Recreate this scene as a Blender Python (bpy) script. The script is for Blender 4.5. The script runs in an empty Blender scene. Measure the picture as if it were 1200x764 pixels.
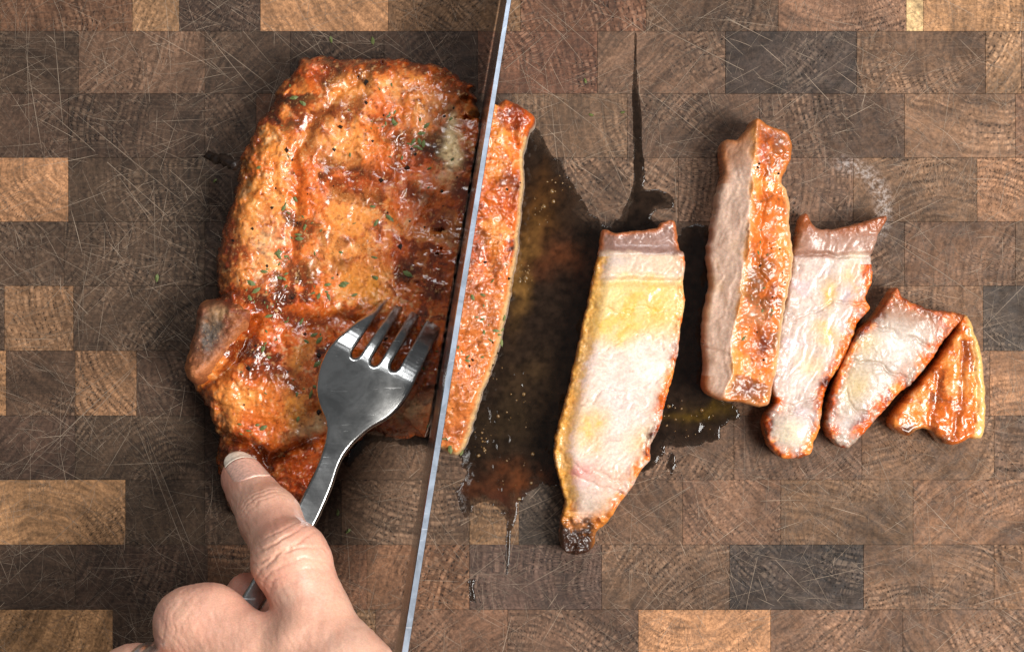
import bpy, math, random
import numpy as np
from mathutils import Vector

random.seed(7)
scene = bpy.context.scene
R = math.radians

# ------------------------------------------------------------------ camera
CAM_H = 650.0                     # mm above the board
S = 0.225                         # mm of board per photo pixel
cam_d = bpy.data.cameras.new("camera")
cam_d.sensor_width = 36.0
cam_d.lens = 36.0 * CAM_H / (1200 * S)
cam_d.clip_start = 0.02
cam_d.clip_end = 20
cam = bpy.data.objects.new("camera", cam_d)
cam.location = (0, 0, CAM_H / 1000)
scene.collection.objects.link(cam)
scene.camera = cam

# ------------------------------------------------------------------ world and lamps
w = bpy.data.worlds.new("World")
scene.world = w
w.use_nodes = True
bg = w.node_tree.nodes["Background"]
bg.inputs[0].default_value = (0.95, 0.97, 1.0, 1)
bg.inputs[1].default_value = 0.15


def area(name, loc, target, sx, sy, power, col):
    l = bpy.data.lights.new(name, 'AREA')
    l.shape = 'RECTANGLE'
    l.size, l.size_y = sx, sy
    l.energy = power
    l.color = col
    o = bpy.data.objects.new(name, l)
    o.location = loc
    o.rotation_euler = (Vector(target) - Vector(loc)).to_track_quat('-Z', 'Y').to_euler()
    scene.collection.objects.link(o)
    return o


area("softbox_key", (0.50, -0.14, 0.76), (0, 0, 0.01), 0.36, 0.42, 11.8, (1.0, 0.965, 0.92))
area("softbox_fill", (0.10, 0.58, 0.72), (-0.03, 0, 0), 0.42, 0.26, 3.4, (0.97, 0.98, 1.0))

scene.view_settings.view_transform = 'Standard'
scene.view_settings.look = 'None'
scene.view_settings.exposure = 0.22
scene.view_settings.gamma = 1.0
scene.render.engine = 'CYCLES'
scene.cycles.use_denoising = True
scene.cycles.max_bounces = 6
scene.cycles.caustics_reflective = False
scene.cycles.sample_clamp_indirect = 4.0
scene.cycles.transparent_max_bounces = 8

# ------------------------------------------------------------------ helpers
rng = np.random.default_rng(11)


def tag(o, label=None, cat=None, group=None, kind=None):
    if label: o["label"] = label
    if cat: o["category"] = cat
    if group: o["group"] = group
    if kind: o["kind"] = kind
    return o


def empty(name, loc=(0, 0, 0)):
    o = bpy.data.objects.new(name, None)
    o.empty_display_size = 0.01
    o.location = Vector(loc) * 0.001
    scene.collection.objects.link(o)
    return o


def mesh_obj(name, V, F, mat, parent=None, C=None, origin=None, smooth=True, normals=None):
    """V in mm (n,3), F (m,3|4) int array or list of tuples."""
    V = np.asarray(V, dtype=np.float64)
    if origin is None:
        origin = np.array([V[:, 0].mean(), V[:, 1].mean(), V[:, 2].min()])
    origin = np.asarray(origin, dtype=float)
    me = bpy.data.meshes.new(name)
    P = (V - origin) * 0.001
    if isinstance(F, np.ndarray):
        m, k = F.shape
        me.vertices.add(len(P))
        me.vertices.foreach_set("co", P.astype(np.float32).ravel())
        me.loops.add(m * k)
        me.loops.foreach_set("vertex_index", F.astype(np.int32).ravel())
        me.polygons.add(m)
        me.polygons.foreach_set("loop_start", np.arange(0, m * k, k, dtype=np.int32))
        me.update(calc_edges=True)
        me.validate()
    else:
        me.from_pydata([tuple(p) for p in P], [], [tuple(int(i) for i in f) for f in F])
    me.polygons.foreach_set("use_smooth", np.full(len(me.polygons), smooth))
    if C is not None:
        a = me.color_attributes.new("col", 'FLOAT_COLOR', 'POINT')
        a.data.foreach_set("color", np.asarray(C, dtype=np.float32).ravel())
    if normals is not None:
        me.normals_split_custom_set_from_vertices([tuple(n) for n in normals])
    me.materials.append(mat)
    o = bpy.data.objects.new(name, me)
    o.location = Vector(origin) * 0.001
    if parent is not None:
        o.parent = parent
        o.location = Vector(origin) * 0.001 - parent.location
    scene.collection.objects.link(o)
    return o


def W(px, py, z=0.0):
    k = 1 - z / CAM_H
    return np.array([(px - 600) * S * k, (382 - py) * S * k])


def Wp(pts, z=0.0):
    return np.array([W(p[0], p[1], z) for p in pts])


def toPx(x, y, z=0.0):
    k = 1 - z / CAM_H
    return x / (S * k) + 600, 382 - y / (S * k)


def hash2(ix, iy, seed):
    h = (ix.astype(np.int64) * 374761393 + iy.astype(np.int64) * 668265263 + seed * 974634539) & 0x7fffffff
    h = ((h ^ (h >> 13)) * 1274126177) & 0x7fffffff
    h = h ^ (h >> 16)
    return (h & 0xffff) / 65535.0


def vn(x, y, seed=0):
    ix = np.floor(x); iy = np.floor(y)
    fx = x - ix; fy = y - iy
    ix = ix.astype(np.int64); iy = iy.astype(np.int64)
    u = fx * fx * fx * (fx * (fx * 6 - 15) + 10)
    v = fy * fy * fy * (fy * (fy * 6 - 15) + 10)
    a = hash2(ix, iy, seed); b = hash2(ix + 1, iy, seed)
    c = hash2(ix, iy + 1, seed); d = hash2(ix + 1, iy + 1, seed)
    return (a + (b - a) * u) * (1 - v) + (c + (d - c) * u) * v


def fbm(x, y, scale, seed=0, octv=4, gain=0.5):
    """centred noise, roughly -1..1; scale = feature size in the unit of x, y."""
    out = 0; amp = 1; tot = 0
    c, s = math.cos(0.6), math.sin(0.6)
    x = x / scale; y = y / scale
    for i in range(octv):
        out = out + amp * (vn(x, y, seed + i * 17) * 2 - 1)
        tot += amp
        amp *= gain
        x, y = (x * c - y * s) * 2.03 + 3.7, (x * s + y * c) * 2.03 + 1.3
    return out / tot * 1.6


def ridge(x, y, scale, seed=0, octv=3):
    return 1 - np.abs(fbm(x, y, scale, seed, octv))


def sstep(a, b, x):
    t = np.clip((x - a) / (b - a), 0, 1)
    return t * t * (3 - 2 * t)


def mixc(c, col, m):
    return c * (1 - m[..., None]) + np.array(col) * m[..., None]


def catmull(pts, n=6, closed=True):
    P = np.asarray(pts, float)
    N = len(P)
    out = []
    rng_i = range(N if closed else N - 1)
    for i in rng_i:
        if closed:
            p0, p1, p2, p3 = P[(i - 1) % N], P[i], P[(i + 1) % N], P[(i + 2) % N]
        else:
            p0, p1, p2, p3 = P[max(i - 1, 0)], P[i], P[i + 1], P[min(i + 2, N - 1)]
        for t in np.linspace(0, 1, n, endpoint=False):
            out.append(0.5 * ((2 * p1) + (-p0 + p2) * t + (2 * p0 - 5 * p1 + 4 * p2 - p3) * t * t + (-p0 + 3 * p1 - 3 * p2 + p3) * t ** 3))
    if not closed:
        out.append(P[-1])
    return np.array(out)


def sdpoly(x, y, poly):
    d = np.full(x.shape, 1e18)
    inside = np.zeros(x.shape, bool)
    n = len(poly)
    for i in range(n):
        ax, ay = poly[i]; bx, by = poly[(i + 1) % n]
        ex, ey = bx - ax, by - ay
        L = ex * ex + ey * ey
        if L < 1e-12: continue
        wx, wy = x - ax, y - ay
        t = np.clip((wx * ex + wy * ey) / L, 0, 1)
        dx, dy = wx - ex * t, wy - ey * t
        d = np.minimum(d, dx * dx + dy * dy)
        if ey != 0:
            c = ((ay <= y) & (by > y)) | ((by <= y) & (ay > y))
            xi = ax + (y - ay) / ey * ex
            inside ^= c & (x < xi)
    d = np.sqrt(d)
    return np.where(inside, -d, d)


def dline(x, y, pts):
    d = np.full(x.shape, 1e9)
    for (ax, ay), (bx, by) in zip(pts[:-1], pts[1:]):
        ex, ey = bx - ax, by - ay
        L = ex * ex + ey * ey
        t = np.clip(((x - ax) * ex + (y - ay) * ey) / L, 0, 1)
        d = np.minimum(d, (x - ax - ex * t) ** 2 + (y - ay - ey * t) ** 2)
    return np.sqrt(d)


def blob(px, py, cx, cy, rx, ry=None, ang=0):
    ry = ry or rx
    c, s = math.cos(R(ang)), math.sin(R(ang))
    dx, dy = px - cx, py - cy
    u = (dx * c + dy * s) / rx
    v = (-dx * s + dy * c) / ry
    return np.exp(-(u * u + v * v))


def slab(polys, res, zfun, colfun, bottom=0.0, rows=4, bulge=0.0, edge_noise=0.0, seed=0, tuck=0.0, emask=None):
    """Height-field body over one or more outlines (mm): snapped rim, side walls down to bottom."""
    if not isinstance(polys, list): polys = [polys]
    allp = np.concatenate(polys)
    mn = allp.min(0) - 2 * res - edge_noise; mx = allp.max(0) + 2 * res + edge_noise
    nx = int((mx[0] - mn[0]) / res) + 2; ny = int((mx[1] - mn[1]) / res) + 2
    gx = mn[0] + np.arange(nx) * res; gy = mn[1] + np.arange(ny) * res
    X, Y = np.meshgrid(gx, gy, indexing='ij')

    def sd(x, y):
        d = sdpoly(x, y, polys[0])
        for p in polys[1:]: d = np.minimum(d, sdpoly(x, y, p))
        if edge_noise: d = d + edge_noise * (0.8 * fbm(x, y, 6.0, seed + 91, 5, 0.62) + 0.3 * fbm(x, y, 1.6, seed + 95, 2)) * (emask(x, y) if emask else 1)
        return d
    D = sd(X, Y)
    GX, GY = np.gradient(D, res)
    n = np.hypot(GX, GY) + 1e-9
    GX /= n; GY /= n
    ins = D < 0
    cell = ins[:-1, :-1] | ins[1:, :-1] | ins[:-1, 1:] | ins[1:, 1:]
    used = np.zeros_like(ins)
    used[:-1, :-1] |= cell; used[1:, :-1] |= cell; used[:-1, 1:] |= cell; used[1:, 1:] |= cell
    out = used & ~ins
    xs, ys = X[out], Y[out]
    for _ in range(3):
        dd = sd(xs, ys)
        xs = xs - dd * GX[out] * 0.9; ys = ys - dd * GY[out] * 0.9
    X = X.copy(); Y = Y.copy()
    X[out] = xs; Y[out] = ys
    idx = -np.ones(X.shape, int)
    idx[used] = np.arange(used.sum())
    x = X[used]; y = Y[used]; d = np.clip(-D[used], 0, None)
    z = zfun(x, y, d)
    col = colfun(x, y, d, z, np.zeros_like(x))
    I, J = np.nonzero(cell)
    F = np.stack([idx[I, J], idx[I + 1, J], idx[I + 1, J + 1], idx[I, J + 1]], 1)
    cp = np.pad(cell, 1)
    E = []
    for (di, dj, a, b) in ((0, -1, (0, 0), (1, 0)), (1, 0, (1, 0), (1, 1)), (0, 1, (1, 1), (0, 1)), (-1, 0, (0, 1), (0, 0))):
        m = ~cp[I + 1 + di, J + 1 + dj]
        E.append(np.stack([idx[I[m] + a[0], J[m] + a[1]], idx[I[m] + b[0], J[m] + b[1]]], 1))
    E = np.concatenate(E)
    bv = np.unique(E)
    remap = -np.ones(len(x), int); remap[bv] = np.arange(len(bv))
    V = [np.stack([x, y, z], 1)]; C = [col]; Fs = [F]
    bx, by, bz = x[bv], y[bv], z[bv]
    ox, oy = GX[used][bv], GY[used][bv]
    zb = bottom(bx, by, bz) if callable(bottom) else np.full_like(bz, bottom)
    prev = bv; base = len(x)
    for k in range(1, rows + 1):
        s = k / rows
        zz = bz + (zb - bz) * s
        nz = (vn(bx * 0.8, by * 0.8 + zz * 0.9, seed + 5) - 0.5) * bulge * 0.9 if bulge else 0
        off = bulge * math.sin(math.pi * min(s, 0.999)) - tuck * s + nz
        vx = bx + ox * off; vy = by + oy * off
        V.append(np.stack([vx, vy, zz], 1))
        C.append(colfun(bx, by, np.zeros_like(bx), zz, np.full_like(bx, s)))
        cur = base + np.arange(len(bv))
        a, b = E[:, 0], E[:, 1]
        Fs.append(np.stack([prev[remap[a]], cur[remap[a]], cur[remap[b]], prev[remap[b]]], 1))
        prev = cur; base += len(bv)
    zg = np.zeros(X.shape); zg[used] = z

    def sample(px_, py_):
        i = np.clip(((px_ - mn[0]) / res).astype(int), 0, nx - 1)
        j = np.clip(((py_ - mn[1]) / res).astype(int), 0, ny - 1)
        return zg[i, j], used[i, j]
    return dict(V=np.concatenate(V), F=np.concatenate(Fs), C=np.concatenate(C), sample=sample)


def vnormals(V, F):
    N = np.zeros_like(V)
    for a, b, c in ((0, 1, 2), (0, 2, 3)) if F.shape[1] == 4 else ((0, 1, 2),):
        n = np.cross(V[F[:, b]] - V[F[:, a]], V[F[:, c]] - V[F[:, a]])
        for k in (a, b, c): np.add.at(N, F[:, k], n)
    return N / (np.linalg.norm(N, axis=1, keepdims=True) + 1e-12)


def surface_nets(D, org, h):
    s = D < 0
    nx, ny, nz = D.shape
    corners = [(i, j, k) for i in (0, 1) for j in (0, 1) for k in (0, 1)]
    cnt = np.zeros((nx - 1, ny - 1, nz - 1), np.int8)
    for (i, j, k) in corners: cnt += s[i:nx - 1 + i, j:ny - 1 + j, k:nz - 1 + k]
    act = (cnt > 0) & (cnt < 8)
    I, J, K = np.nonzero(act)
    idx = -np.ones(act.shape, int); idx[act] = np.arange(len(I))
    acc = np.zeros((len(I), 3)); num = np.zeros(len(I))
    for a in range(8):
        for ax in range(3):
            ca = np.array(corners[a])
            if ca[ax]: continue
            cb = ca.copy(); cb[ax] = 1
            da = D[I + ca[0], J + ca[1], K + ca[2]]; db = D[I + cb[0], J + cb[1], K + cb[2]]
            m = (da < 0) != (db < 0)
            t = np.where(m, da / np.where(m, da - db, 1), 0)
            p = np.stack([ca[q] + (t if q == ax else 0) * np.ones(len(I)) for q in range(3)], 1)
            acc[m] += p[m]; num[m] += 1
    V = (np.stack([I, J, K], 1) + acc / num[:, None]) * h + org
    F = []
    for ax in range(3):
        o = [(1, 2), (2, 0), (0, 1)][ax]
        sl = [slice(1, -1)] * 3
        a = [slice(1, n - 1) for n in D.shape]; b = list(a)
        a[ax] = slice(0, D.shape[ax] - 1); b[ax] = slice(1, D.shape[ax])
        A = s[tuple(a)]; B = s[tuple(b)]
        ch = np.argwhere(A != B)
        inside = A[tuple(ch.T)]
        base = ch.copy()
        for q in range(3):
            if q != ax: base[:, q] += 1
        q = []
        for (du, dv) in ((0, 0), (-1, 0), (-1, -1), (0, -1)):
            c = base.copy(); c[:, o[0]] += du; c[:, o[1]] += dv
            q.append(idx[c[:, 0], c[:, 1], c[:, 2]])
        q = np.stack(q, 1)
        q[~inside] = q[~inside][:, ::-1]
        F.append(q)
    F = np.concatenate(F)
    return V, F[(F >= 0).all(1)]


def relax(V, F, it=3, lam=0.5):
    for _ in range(it):
        acc = np.zeros_like(V); n = np.zeros(len(V))
        for a, b in ((0, 1), (1, 2), (2, 3), (3, 0)):
            np.add.at(acc, F[:, a], V[F[:, b]]); np.add.at(acc, F[:, b], V[F[:, a]])
            np.add.at(n, F[:, a], 1); np.add.at(n, F[:, b], 1)
        V = V + lam * (acc / n[:, None] - V)
    return V


# ------------------------------------------------------------------ materials
class NT:
    def __init__(self, name):
        self.m = bpy.data.materials.new(name)
        self.m.use_nodes = True
        self.t = self.m.node_tree
        self.b = self.t.nodes["Principled BSDF"]

    def n(self, typ, **kw):
        nd = self.t.nodes.new(typ)
        for k, v in kw.items(): setattr(nd, k, v)
        return nd

    def l(self, a, b): self.t.links.new(a, b)

    def val(self, sock, v):
        if hasattr(v, 'is_output') or isinstance(v, bpy.types.NodeSocket): self.l(v, sock)
        else: sock.default_value = v

    def math(self, op, a, b=0.0, clamp=False):
        nd = self.n('ShaderNodeMath', operation=op, use_clamp=clamp)
        self.val(nd.inputs[0], a); self.val(nd.inputs[1], b)
        return nd.outputs[0]

    def vmath(self, op, a, b=(0, 0, 0)):
        nd = self.n('ShaderNodeVectorMath', operation=op)
        self.val(nd.inputs[0], a); self.val(nd.inputs[1], b)
        return nd.outputs['Value'] if op in ('LENGTH', 'DOT_PRODUCT') else nd.outputs[0]

    def ramp(self, v, a, b, lo=0.0, hi=1.0):
        nd = self.n('ShaderNodeMapRange', interpolation_type='SMOOTHSTEP')
        self.val(nd.inputs[0], v)
        for i, q in zip((1, 2, 3, 4), (a, b, lo, hi)): nd.inputs[i].default_value = q
        return nd.outputs[0]

    def noise(self, vec, scale, detail=3, rough=0.5, dist=0.0):
        nd = self.n('ShaderNodeTexNoise')
        self.val(nd.inputs['Vector'], vec)
        nd.inputs['Scale'].default_value = scale; nd.inputs['Detail'].default_value = detail
        nd.inputs['Roughness'].default_value = rough; nd.inputs['Distortion'].default_value = dist
        return nd.outputs[0]

    def mix(self, f, a, b, blend='MIX'):
        nd = self.n('ShaderNodeMix', data_type='RGBA', blend_type=blend)
        self.val(nd.inputs[0], f); self.val(nd.inputs[6], a); self.val(nd.inputs[7], b)
        return nd.outputs[2]

    def bump(self, h, strength, dist):
        nd = self.n('ShaderNodeBump')
        nd.inputs['Strength'].default_value = strength; nd.inputs['Distance'].default_value = dist
        self.l(h, nd.inputs['Height']); self.l(nd.outputs[0], self.b.inputs['Normal'])
        return nd


def comb(t, x, y, z):
    nd = t.n('ShaderNodeCombineXYZ')
    for i, v in enumerate((x, y, z)): t.val(nd.inputs[i], v)
    return nd.outputs[0]


def wood_material():
    t = NT("end_grain_wood")
    tc = t.n('ShaderNodeTexCoord')
    obj = t.vmath('SCALE', tc.outputs['Object'])
    obj.node.inputs['Scale'].default_value = 1000
    geo = t.n('ShaderNodeNewGeometry')
    pos = t.vmath('SCALE', geo.outputs['Position'])
    pos.node.inputs['Scale'].default_value = 1000
    att = t.n('ShaderNodeAttribute', attribute_type='OBJECT', attribute_name='grain')
    info = t.n('ShaderNodeObjectInfo')
    # offset by a random amount, slightly warped
    warp = t.n('ShaderNodeTexNoise'); t.l(pos, warp.inputs['Vector']); warp.inputs['Scale'].default_value = 0.12
    wv = t.vmath('SCALE', t.vmath('SUBTRACT', warp.outputs['Color'], (0.5, 0.5, 0.5)))
    wv.node.inputs['Scale'].default_value = 3.0
    p = t.vmath('SUBTRACT', t.vmath('ADD', obj, wv), att.outputs['Vector'])
    sep = t.n('ShaderNodeSeparateXYZ'); t.l(p, sep.inputs[0])
    x, y = sep.outputs[0], sep.outputs[1]
    r = t.math('SQRT', t.math('ADD', t.math('MULTIPLY', x, x), t.math('MULTIPLY', y, y)))
    ang = t.math('MULTIPLY', t.math('ARCTAN2', y, x), 45.0)
    sid = t.math('MULTIPLY', info.outputs['Random'], 400.0)
    # growth rings with jittered spacing, crossed by rows of pores and rays
    rj = t.math('ADD', t.math('MULTIPLY', r, 0.62), t.math('MULTIPLY', t.noise(comb(t, t.math('MULTIPLY', r, 0.2), sid, 0.0), 1.0, 2), 2.6))
    saw = t.math('FRACT', rj)
    early = t.ramp(t.math('ABSOLUTE', t.math('SUBTRACT', saw, 0.5)), 0.12, 0.42, 0.0, 1.0)
    vor = t.n('ShaderNodeTexVoronoi'); vor.inputs['Scale'].default_value = 1.0
    t.l(comb(t, t.math('MULTIPLY', r, 1.35), t.math('MULTIPLY', ang, 1.15), sid), vor.inputs['Vector'])
    pore = t.ramp(vor.outputs['Distance'], 0.15, 0.50, 1.0, 0.0)
    figure = t.ramp(t.noise(comb(t, sid, t.math('MULTIPLY', r, 0.05), t.math('MULTIPLY', ang, 0.04)), 1.0, 2), 0.38, 0.66, 0.12, 1.0)
    pore = t.math('MULTIPLY', t.math('MULTIPLY', pore, t.math('ADD', t.math('MULTIPLY', early, 0.85), 0.15)), figure)
    ray = t.noise(comb(t, t.math('MULTIPLY', ang, 0.85), t.math('MULTIPLY', r, 0.10), sid), 1.0, 3, 0.7)
    rayl = t.ramp(ray, 0.50, 0.66)
    ringtone = t.noise(comb(t, t.math('MULTIPLY', r, 0.45), t.math('MULTIPLY', ang, 0.03), sid), 1.0, 4, 0.7)
    # each ring carries its own broken row of pale dashes
    row = t.math('FLOOR', rj)
    dash = t.ramp(t.noise(comb(t, t.math('MULTIPLY', ang, 1.25), t.math('MULTIPLY', row, 7.31), sid), 1.0, 2, 0.6), 0.46, 0.58)
    band = t.ramp(t.math('ABSOLUTE', t.math('SUBTRACT', saw, 0.5)), 0.10, 0.34, 1.0, 0.0)
    fleck = t.math('MULTIPLY', t.math('MULTIPLY', t.math('MAXIMUM', t.math('MULTIPLY', dash, band), t.math('MULTIPLY', rayl, 0.45)), figure), t.ramp(t.noise(pos, 0.10, 3), 0.3, 0.65, 0.35, 1.0))
    # cut marks of all directions worn into the surface
    hatch = None
    for a, sc in ((28, 1.0), (-34, 0.8), (82, 0.7), (-8, 0.9), (58, 1.1)):
        mp = t.n('ShaderNodeMapping'); mp.inputs['Rotation'].default_value = (0, 0, R(a))
        mp.inputs['Scale'].default_value = (0.045 * sc, 2.3 * sc, 1)
        t.l(pos, mp.inputs[0])
        nz = t.ramp(t.noise(mp.outputs[0], 1.0, 2, 0.55, 0.3), 0.60, 0.78)
        hatch = nz if hatch is None else t.math('MAXIMUM', hatch, nz)
    wear = t.ramp(t.noise(pos, 0.02, 3), 0.35, 0.65)
    hatch = t.math('MULTIPLY', hatch, t.math('ADD', t.math('MULTIPLY', wear, 0.6), 0.3))
    fine = t.noise(pos, 0.9, 5, 0.8)
    blotch = t.noise(pos, 0.045, 5, 0.65)
    f = t.math('ADD', t.ramp(ringtone, 0.30, 0.70, 0.45, 1.0), t.math('MULTIPLY', fleck, 0.95))
    f = t.math('MULTIPLY', f, t.ramp(fine, 0.30, 0.70, 0.55, 1.45))
    f = t.math('MULTIPLY', f, t.math('SUBTRACT', 1.0, t.math('MULTIPLY', pore, 0.85)))
    f = t.math('MULTIPLY', f, t.ramp(blotch, 0.3, 0.7, 0.6, 1.25))
    base = t.mix(1.0, info.outputs['Color'], comb(t, f, f, f), 'MULTIPLY')
    base = t.mix(t.math('MULTIPLY', fleck, 0.20), base, (0.34, 0.24, 0.16, 1))
    base = t.mix(t.math('MULTIPLY', hatch, 0.20), base, (0.28, 0.20, 0.14, 1))
    # dried salt bloom, upper right of the board
    sp = t.n('ShaderNodeSeparateXYZ'); t.l(pos, sp.inputs[0])
    cx, cy = W(985, 245)
    dx = t.math('SUBTRACT', sp.outputs[0], cx); dy = t.math('SUBTRACT', sp.outputs[1], cy)
    rr = t.math('SQRT', t.math('ADD', t.math('MULTIPLY', dx, dx), t.math('MULTIPLY', dy, dy)))
    arc = t.math('SUBTRACT', 1.0, t.ramp(t.math('ABSOLUTE', t.math('SUBTRACT', rr, 11.5)), 0.3, 3.6))
    arc = t.math('MULTIPLY', arc, t.ramp(t.math('ADD', dx, t.math('MULTIPLY', dy, 0.5)), 1.0, 9.0))
    arc = t.math('MULTIPLY', arc, t.ramp(t.noise(pos, 0.9, 4, 0.7), 0.42, 0.66))
    base = t.mix(t.math('MULTIPLY', arc, 0.38), base, (0.55, 0.53, 0.52, 1))
    t.l(base, t.b.inputs['Base Color'])
    t.l(t.ramp(t.noise(pos, 0.3, 3), 0.3, 0.7, 0.50, 0.72), t.b.inputs['Roughness'])
    t.b.inputs['Specular IOR Level'].default_value = 0.22
    h = t.math('SUBTRACT', t.math('MULTIPLY', fine, 0.35), t.math('ADD', pore, t.math('MULTIPLY', hatch, 0.5)))
    t.bump(h, 0.55, 0.00018)
    return t.m


def meat_material(name, sss=0.12, coat=0.35, bump=0.4, fine=2.2, con=1.0, speck=0.0):
    t = NT(name)
    a = t.n('ShaderNodeVertexColor', layer_name='col')
    tc = t.n('ShaderNodeNewGeometry')
    pos = t.vmath('SCALE', tc.outputs['Position']); pos.node.inputs['Scale'].default_value = 1000
    nz = t.noise(pos, fine, 4, 0.65)
    f = t.ramp(nz, 0.25, 0.75, 1 - 0.24 * con, 1 + 0.2 * con)
    t.l(t.mix(1.0, a.outputs['Color'], comb(t, f, f, f), 'MULTIPLY'), t.b.inputs['Base Color'])
    if speck:
        out = t.b.inputs['Base Color'].links[0].from_socket
        k1 = t.ramp(t.noise(pos, 1.7, 2, 0.6), 0.64, 0.72)
        k2 = t.ramp(t.noise(t.vmath('ADD', pos, (37.0, 11.0, 5.0)), 2.1, 2, 0.6), 0.62, 0.70)
        area_ = t.ramp(t.noise(pos, 0.14, 3), 0.38, 0.62, 0.15, 1.0)
        out = t.mix(t.math('MULTIPLY', t.math('MULTIPLY', k1, area_), 0.75 * speck), out, (0.10, 0.022, 0.006, 1))
        out = t.mix(t.math('MULTIPLY', t.math('MULTIPLY', k2, area_), 0.55 * speck), out, (0.85, 0.50, 0.20, 1))
        t.l(out, t.b.inputs['Base Color'])
    t.l(a.outputs['Alpha'], t.b.inputs['Roughness'])
    t.b.inputs['Subsurface Weight'].default_value = sss
    t.b.inputs['Subsurface Radius'].default_value = (1.0, 0.4, 0.2)
    t.b.inputs['Subsurface Scale'].default_value = 0.0018
    t.b.inputs['Coat Weight'].default_value = coat
    t.b.inputs['Coat Roughness'].default_value = 0.08
    t.bump(nz, bump, 0.0003)
    return t.m


def simple(name, col, rough=0.5, metal=0.0, bump=None, **kw):
    t = NT(name)
    t.b.inputs['Base Color'].default_value = (*col, 1)
    t.b.inputs['Roughness'].default_value = rough
    t.b.inputs['Metallic'].default_value = metal
    for k, v in kw.items(): t.b.inputs[k.replace('_', ' ')].default_value = v
    geo = t.n('ShaderNodeNewGeometry')
    pos = t.vmath('SCALE', geo.outputs['Position']); pos.node.inputs['Scale'].default_value = 1000
    nz = t.noise(pos, 1.3, 4)
    c = t.mix(1.0, (*col, 1), comb(t, *[t.ramp(nz, 0.3, 0.7, 0.8, 1.15)] * 3), 'MULTIPLY')
    t.l(c, t.b.inputs['Base Color'])
    if bump: t.bump(nz, bump, 0.0003)
    return t.m


def steel(name, rough, ang, col=(0.62, 0.63, 0.64)):
    t = NT(name)
    geo = t.n('ShaderNodeNewGeometry')
    pos = t.vmath('SCALE', geo.outputs['Position']); pos.node.inputs['Scale'].default_value = 1000
    mp = t.n('ShaderNodeMapping'); mp.inputs['Rotation'].default_value = (0, 0, R(ang))
    mp.inputs['Scale'].default_value = (0.05, 4.0, 4.0); t.l(pos, mp.inputs[0])
    br = t.noise(mp.outputs[0], 1.0, 3, 0.6)
    sm = t.noise(pos, 0.18, 4, 0.6)
    # a few hairline scratches from use
    mp2 = t.n('ShaderNodeMapping'); mp2.inputs['Rotation'].default_value = (0.3, 0.2, R(ang + 55))
    mp2.inputs['Scale'].default_value = (0.12, 2.2, 1.2); t.l(pos, mp2.inputs[0])
    sc = t.ramp(t.noise(mp2.outputs[0], 1.0, 2, 0.5, 0.8), 0.68, 0.78)
    t.b.inputs['Metallic'].default_value = 1
    smear = t.ramp(t.noise(pos, 0.11, 5, 0.7, 1.2), 0.36, 0.66, 0.72, 1.12)
    cc = t.mix(1.0, (*col, 1), comb(t, smear, smear, smear), 'MULTIPLY')
    t.l(t.mix(t.math('MULTIPLY', sc, 0.5), cc, (0.85, 0.85, 0.85, 1)), t.b.inputs['Base Color'])
    r = t.math('ADD', rough, t.math('MULTIPLY', t.math('ADD', t.math('MULTIPLY', br, 0.4), t.math('MULTIPLY', sm, 1.6)), 0.13))
    t.l(t.math('ADD', r, t.math('MULTIPLY', sc, 0.15)), t.b.inputs['Roughness'])
    t.bump(t.math('ADD', t.math('MULTIPLY', br, 0.6), sc), 0.10, 0.00006)
    return t.m


def juice_material():
    t = NT("meat_juice")
    a = t.n('ShaderNodeVertexColor', layer_name='col')
    t.l(a.outputs['Color'], t.b.inputs['Base Color'])
    t.l(a.outputs['Alpha'], t.b.inputs['Alpha'])
    geo = t.n('ShaderNodeNewGeometry')
    pos = t.vmath('SCALE', geo.outputs['Position']); pos.node.inputs['Scale'].default_value = 1000
    t.b.inputs['Roughness'].default_value = 0.05
    t.b.inputs['IOR'].default_value = 1.36
    t.bump(t.noise(pos, 0.6, 3, 0.5), 0.12, 0.0004)
    return t.m


M_wood = wood_material()
M_crust = meat_material("glazed_crust", 0.03, 0.32, 0.28, 1.1, 1.0, 1.0)
M_bone = meat_material("browned_bone", 0.02, 0.03, 0.6, 1.3, 1.3, 0.8)
M_flesh = meat_material("cut_pork", 0.24, 0.22, 0.14, 1.4, 0.8)
M_skin = meat_material("skin", 0.30, 0.08, 0.22, 2.2, 0.5)
M_juice = juice_material()
def scar_material():
    t = NT("scar_fibre")
    a = t.n('ShaderNodeVertexColor', layer_name='col')
    t.l(a.outputs['Color'], t.b.inputs['Base Color'])
    t.b.inputs['Roughness'].default_value = 0.75
    t.b.inputs['Specular IOR Level'].default_value = 0.2
    return t.m


M_scar = scar_material()
M_glue = simple("dark_glue", (0.02, 0.014, 0.01), 0.7)
M_herb = simple("dried_herb", (0.11, 0.135, 0.035), 0.6)
M_pepper = simple("black_pepper", (0.012, 0.009, 0.007), 0.35)
M_char = simple("charred_crust", (0.018, 0.011, 0.008), 0.3, bump=0.6)
M_blade = steel("blade_steel", 0.10, -80.8)
M_spine = steel("spine_steel", 0.34, -80.8, (0.29, 0.33, 0.39))
M_fork = steel("fork_steel", 0.08, 55, (0.43, 0.43, 0.42))
M_silver = simple("silver", (0.88, 0.88, 0.87), 0.30, 1.0)
M_handle = simple("black_handle", (0.02, 0.02, 0.02), 0.4)
M_nail = simple("nail", (0.80, 0.48, 0.38), 0.32, Coat_Weight=0.3, Subsurface_Weight=0.2, Subsurface_Scale=0.001)
M_nailtip = simple("nail_edge", (0.86, 0.76, 0.62), 0.3)
M_fatdrop = simple("fat_droplet", (0.13, 0.07, 0.022), 0.12)

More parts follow.
